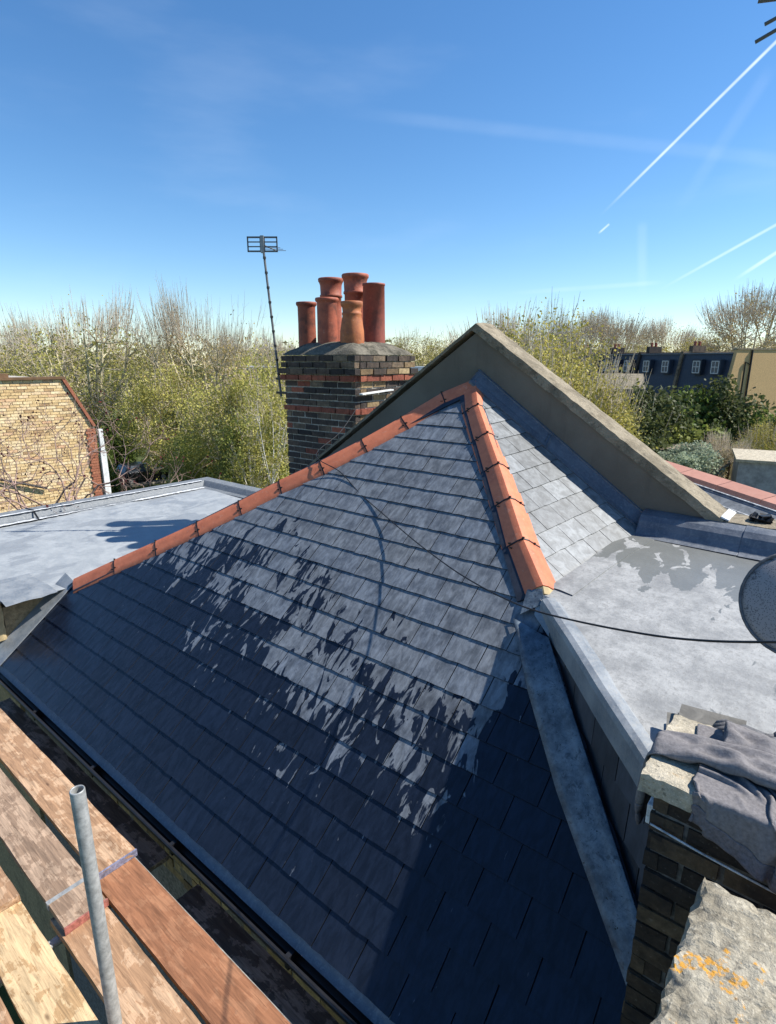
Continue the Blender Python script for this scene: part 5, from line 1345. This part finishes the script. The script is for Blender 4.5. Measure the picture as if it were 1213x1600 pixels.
if TN.dot(-T0) < 0: TN = -TN
TR = Matrix((TU, TN, zu)).transposed()
LT = (T1-T0).length; q_ = LT/4
terrace(0, 0, q_, [1.3, q_*.58], 'dark slate mansard house with white sash, next to the brick end wall')
terrace(1, q_, 2*q_, [q_*1.25, q_*1.7], 'dark slate mansard house, second from the brick end wall')
terrace(2, 2*q_, 3*q_, [q_*2.2, q_*2.5, q_*2.8], 'dark slate mansard house, third from the brick end wall')
terrace(3, 3*q_, 4*q_, [q_*3.3, q_*3.7], 'farthest dark slate mansard house at the left end of the terrace')
eb = thing('brick_end_house', 'sunlit brown brick end house with drainpipe right of the mansard terrace', 'house', T0-TU*2+zu*GZ)
EU = -TN; E0_ = T0-TU*.02+TN*.1; EN = -TU
we = [(0.0, GZ), (8.5, GZ), (8.5, .95), (.75, .95), (0.0, -3.6)]
MB().prism([E0_+EU*a+zu*b for a, b in we], [E0_+EU*a+zu*b+EN*.35 for a, b in we]).build('wall', M['brick_house'], eb)
MB().box(E0_+EU*4.7+zu*1.0+EN*.17, (8.0, .5, .12), Matrix((EU, EN, zu)).transposed()).build('coping', M['coping'], eb)
MB().tube([E0_+EU*2.6+EN*.45+zu*GZ, E0_+EU*2.6+EN*.45+zu*.9], .09, 8).build('downpipe', M['black'], eb)
MB().tube([E0_+EU*1.9+EN*.45+zu*-4, E0_+EU*1.9+EN*.45+zu*-.2, E0_+EU*2.6+EN*.45+zu*-.5], .06, 6).build('downpipe', M['black'], eb)
# low lean-to in front of the terrace left end
lo = thing('garden_outbuilding', 'low grey roofed outbuilding in front of the terrace left end', 'outbuilding', polar(21.6, 52, GZ))
lc = polar(21.6, 52, 0); lR = Matrix.Rotation(rad(20), 3, 'Z')
MB().box(lc+zu*(GZ/2-2.2), (3.0, 3.4, 9.6-4.4), lR).build('wall', M['brick_wall'], lo)
MB().box(lc+zu*-1.75, (3.4, 4.0, .14), lR @ Matrix.Rotation(rad(16), 3, 'X')).build('roof', M['coping'], lo)

# the neighbour's slate roof with a pink ridge beyond the low coping
nr = thing('neighbour_roof', 'grey slated neighbour roof with pale pink ridge behind the low coping', 'roof', (0.0, 7.0, -3))
r0_, r1_ = Vector((-1.56, 7.02, -1.19)), Vector((0.35, 4.6+1.25, -1.36)); rdv = (r1_-r0_)
r0_ = r0_-rdv*.35; r1_ = r1_+rdv*.2
fall = Vector((-.62, -.50, -.30))
MB().prism([r0_, r1_, r1_+fall*2, r0_+fall*2], [r0_+zu*.02, r1_+zu*.02, r1_+fall*2+zu*.02, r0_+fall*2+zu*.02]).build('slope', M['slate_old'], nr)
sdn = rdv.cross(fall).normalized(); sdn = sdn if sdn.z > 0 else -sdn
for f in (0.22, 0.44, 0.66, 0.88): MB().prism([r0_+fall*f+sdn*.03, r1_+fall*f+sdn*.03, r1_+fall*(f+.012)+sdn*.03, r0_+fall*(f+.012)+sdn*.03], [r0_+fall*f+sdn*.036, r1_+fall*f+sdn*.036, r1_+fall*(f+.012)+sdn*.036, r0_+fall*(f+.012)+sdn*.036]).build('course_line', M['white_seal'], nr)
bk = Vector((.62, .50, -.30))
MB().prism([r0_, r1_, r1_+bk*2, r0_+bk*2], [r0_+zu*.015, r1_+zu*.015, r1_+bk*2+zu*.015, r0_+bk*2+zu*.015]).build('slope', M['slate_old'], nr)
for k in range(7):
    a, b = r0_+(r1_-r0_)*(k/7), r0_+(r1_-r0_)*((k+.985)/7)
    pf = lambda P: [P+fall*.20+zu*.02, P+fall*.18+zu*.06, P+zu*.05, P+bk*.16+zu*.06, P+bk*.2+zu*.02]
    MB().sweep(pf(a), pf(b)).build('ridge_tile', M['pink'], nr)
# far bits: a parapet seen past the chimney, a pale flat roof among the trees
np_ = thing('far_parapet', 'small brick parapet with white ledge between chimney and gable', 'wall', polar(2.6, 14, GZ))
c = polar(2.7, 14, 0); cR = Matrix.Rotation(rad(25), 3, 'Z')
MB().box(c+zu*(-0.28+GZ)/2, (1.0, .3, -GZ-.28), cR).build('wall', M['brick_wall'], np_)
MB().box(c+zu*-.20, (1.1, .36, .10), cR).build('ledge', M['white'], np_)
wr_ = thing('white_flat_house', 'distant pale flat roofed house glimpsed through the trees left of the mast', 'house', polar(-12.0, 66, GZ))
c = polar(-11.8, 66, 0); cR = Matrix.Rotation(rad(40), 3, 'Z')
MB().box(c+zu*(GZ-.9)/2, (5, 6, -GZ-.9), cR).build('wall', M['brick_wall'], wr_)
MB().box(c+zu*-.8, (5.4, 6.4, .25), cR).build('roof', M['white'], wr_)
tag(rough_box((-7.9, 6.95, -2.55), (-7.35, 7.25, -2.30), 4, 4, 2, .01, 3).build('stone_cap', M['coping_pale']), 'pale stone cap just behind the left ridge by the chimney foot', 'stone')

# garden things
sh = thing('garden_shed', 'small brown flat roofed shed among the shrubs', 'shed', polar(27.4, 41, GT)); c = polar(27.2, 41, GT-GZ); cR = Matrix.Rotation(rad(15), 3, 'Z')
MB().box(c+zu*(GZ+1.15), (2.6, 2.0, 2.3), cR).build('wall', M['shed'], sh); MB().box(c+zu*(GZ+2.42), (3.0, 2.4, .14), cR @ Matrix.Rotation(rad(-6), 3, 'Y')).build('roof', M['coping'], sh)
MB().box(c+cR@Vector((-.3, -1.02, 0))+zu*(GZ+1.0), (.8, .05, 1.9), cR).build('door', M['black'], sh)
ex = thing('garden_extension', 'pale rendered single storey extension at the right edge', 'extension', polar(34, 36, GT)); c = polar(35.6, 37, GT-GZ-.6); cR = Matrix.Rotation(rad(12), 3, 'Z')
MB().box(c+zu*(GZ+1.65), (5.4, 4.0, 3.3), cR).build('wall', M['stucco'], ex); MB().box(c+zu*(GZ+3.36), (5.7, 4.3, .14), cR).build('roof', M['coping_pale'], ex)
MB().box(c+cR@Vector((.6, -2.02, 0))+zu*(GZ+1.6), (1.0, .06, 1.2), cR).build('window', M['glass'], ex)
for k in range(2):
    rl = thing('garden_rail', ['upper pale timber rail beside the grey bush', 'lower pale timber rail beside the grey bush'][k], 'rail', polar(29.6, 40+k, GZ))
    a, b = polar(29.0, 36+k*1.0, GT+1.0), polar(31.2, 39+k*1.0, GT+2.1); MB().tube([a, b], .07, 6).build('rail', M['coping'], rl)
    for t in (.1, .5, .9):
        p = a.lerp(b, t); MB().tube([(p.x, p.y, GT), p], .05, 6).build('post', M['shed'], rl)

# ================================================================ parked car
car = thing('parked_car', 'dark parked car on the road beyond the brick gable', 'car', polar(-23.5, 50, GZ+.02))
cc = polar(-23.5, 50, GZ+.02); cf = wdir(40); cs = Vector((-cf.y, cf.x, 0)); Rc = Matrix((cf, cs, zu)).transposed()
def carprism(prof, hw, name, m, par, inset=0.0):
    return MB().prism([cc+cf*a-cs*hw+zu*b for a, b in prof], [cc+cf*a+cs*hw+zu*b for a, b in prof]).build(name, m, par, bevel=.05)
bd = carprism([(-2.15, .35), (2.15, .35), (2.2, .62), (2.05, .88), (1.0, 1.0), (-1.9, 1.02), (-2.2, .9), (-2.2, .6)], .88, 'body', M['car'], car)
carprism([(-1.75, 1.0), (1.0, .98), (.35, 1.48), (-1.45, 1.52)], .76, 'cabin', M['glass'], car)
carprism([(-1.5, 1.49), (.38, 1.46), (.25, 1.56), (-1.3, 1.58)], .74, 'roof', M['car'], car)
for a in (-1.35, 1.35):
    for s_ in (-1, 1):
        w_ = MB().tube([cc+cf*a+cs*s_*.72+zu*.33, cc+cf*a+cs*s_*.92+zu*.33], .33, 18).build('wheel', M['tyre'], car); MB().tube([cc+cf*a+cs*s_*.91+zu*.33, cc+cf*a+cs*s_*.935+zu*.33], .2, 14).build('rim', M['steel'], w_)
for s_ in (-1, 1):
    MB().box(cc+cf*2.10+cs*s_*.62+zu*.75, (.16, .36, .16), Rc).build('headlight', M['white'], car); MB().box(cc-cf*2.18+cs*s_*.68+zu*.8, (.08, .25, .16), Rc).build('tail_light', M['pot_red'], car)
MB().box(cc+cf*2.21+zu*.5, (.03, .52, .12), Rc).build('number_plate', M['white'], car)
MB().box(cc+cf*2.18+zu*.72, (.05, .8, .14), Rc).build('grille', M['steel'], car)
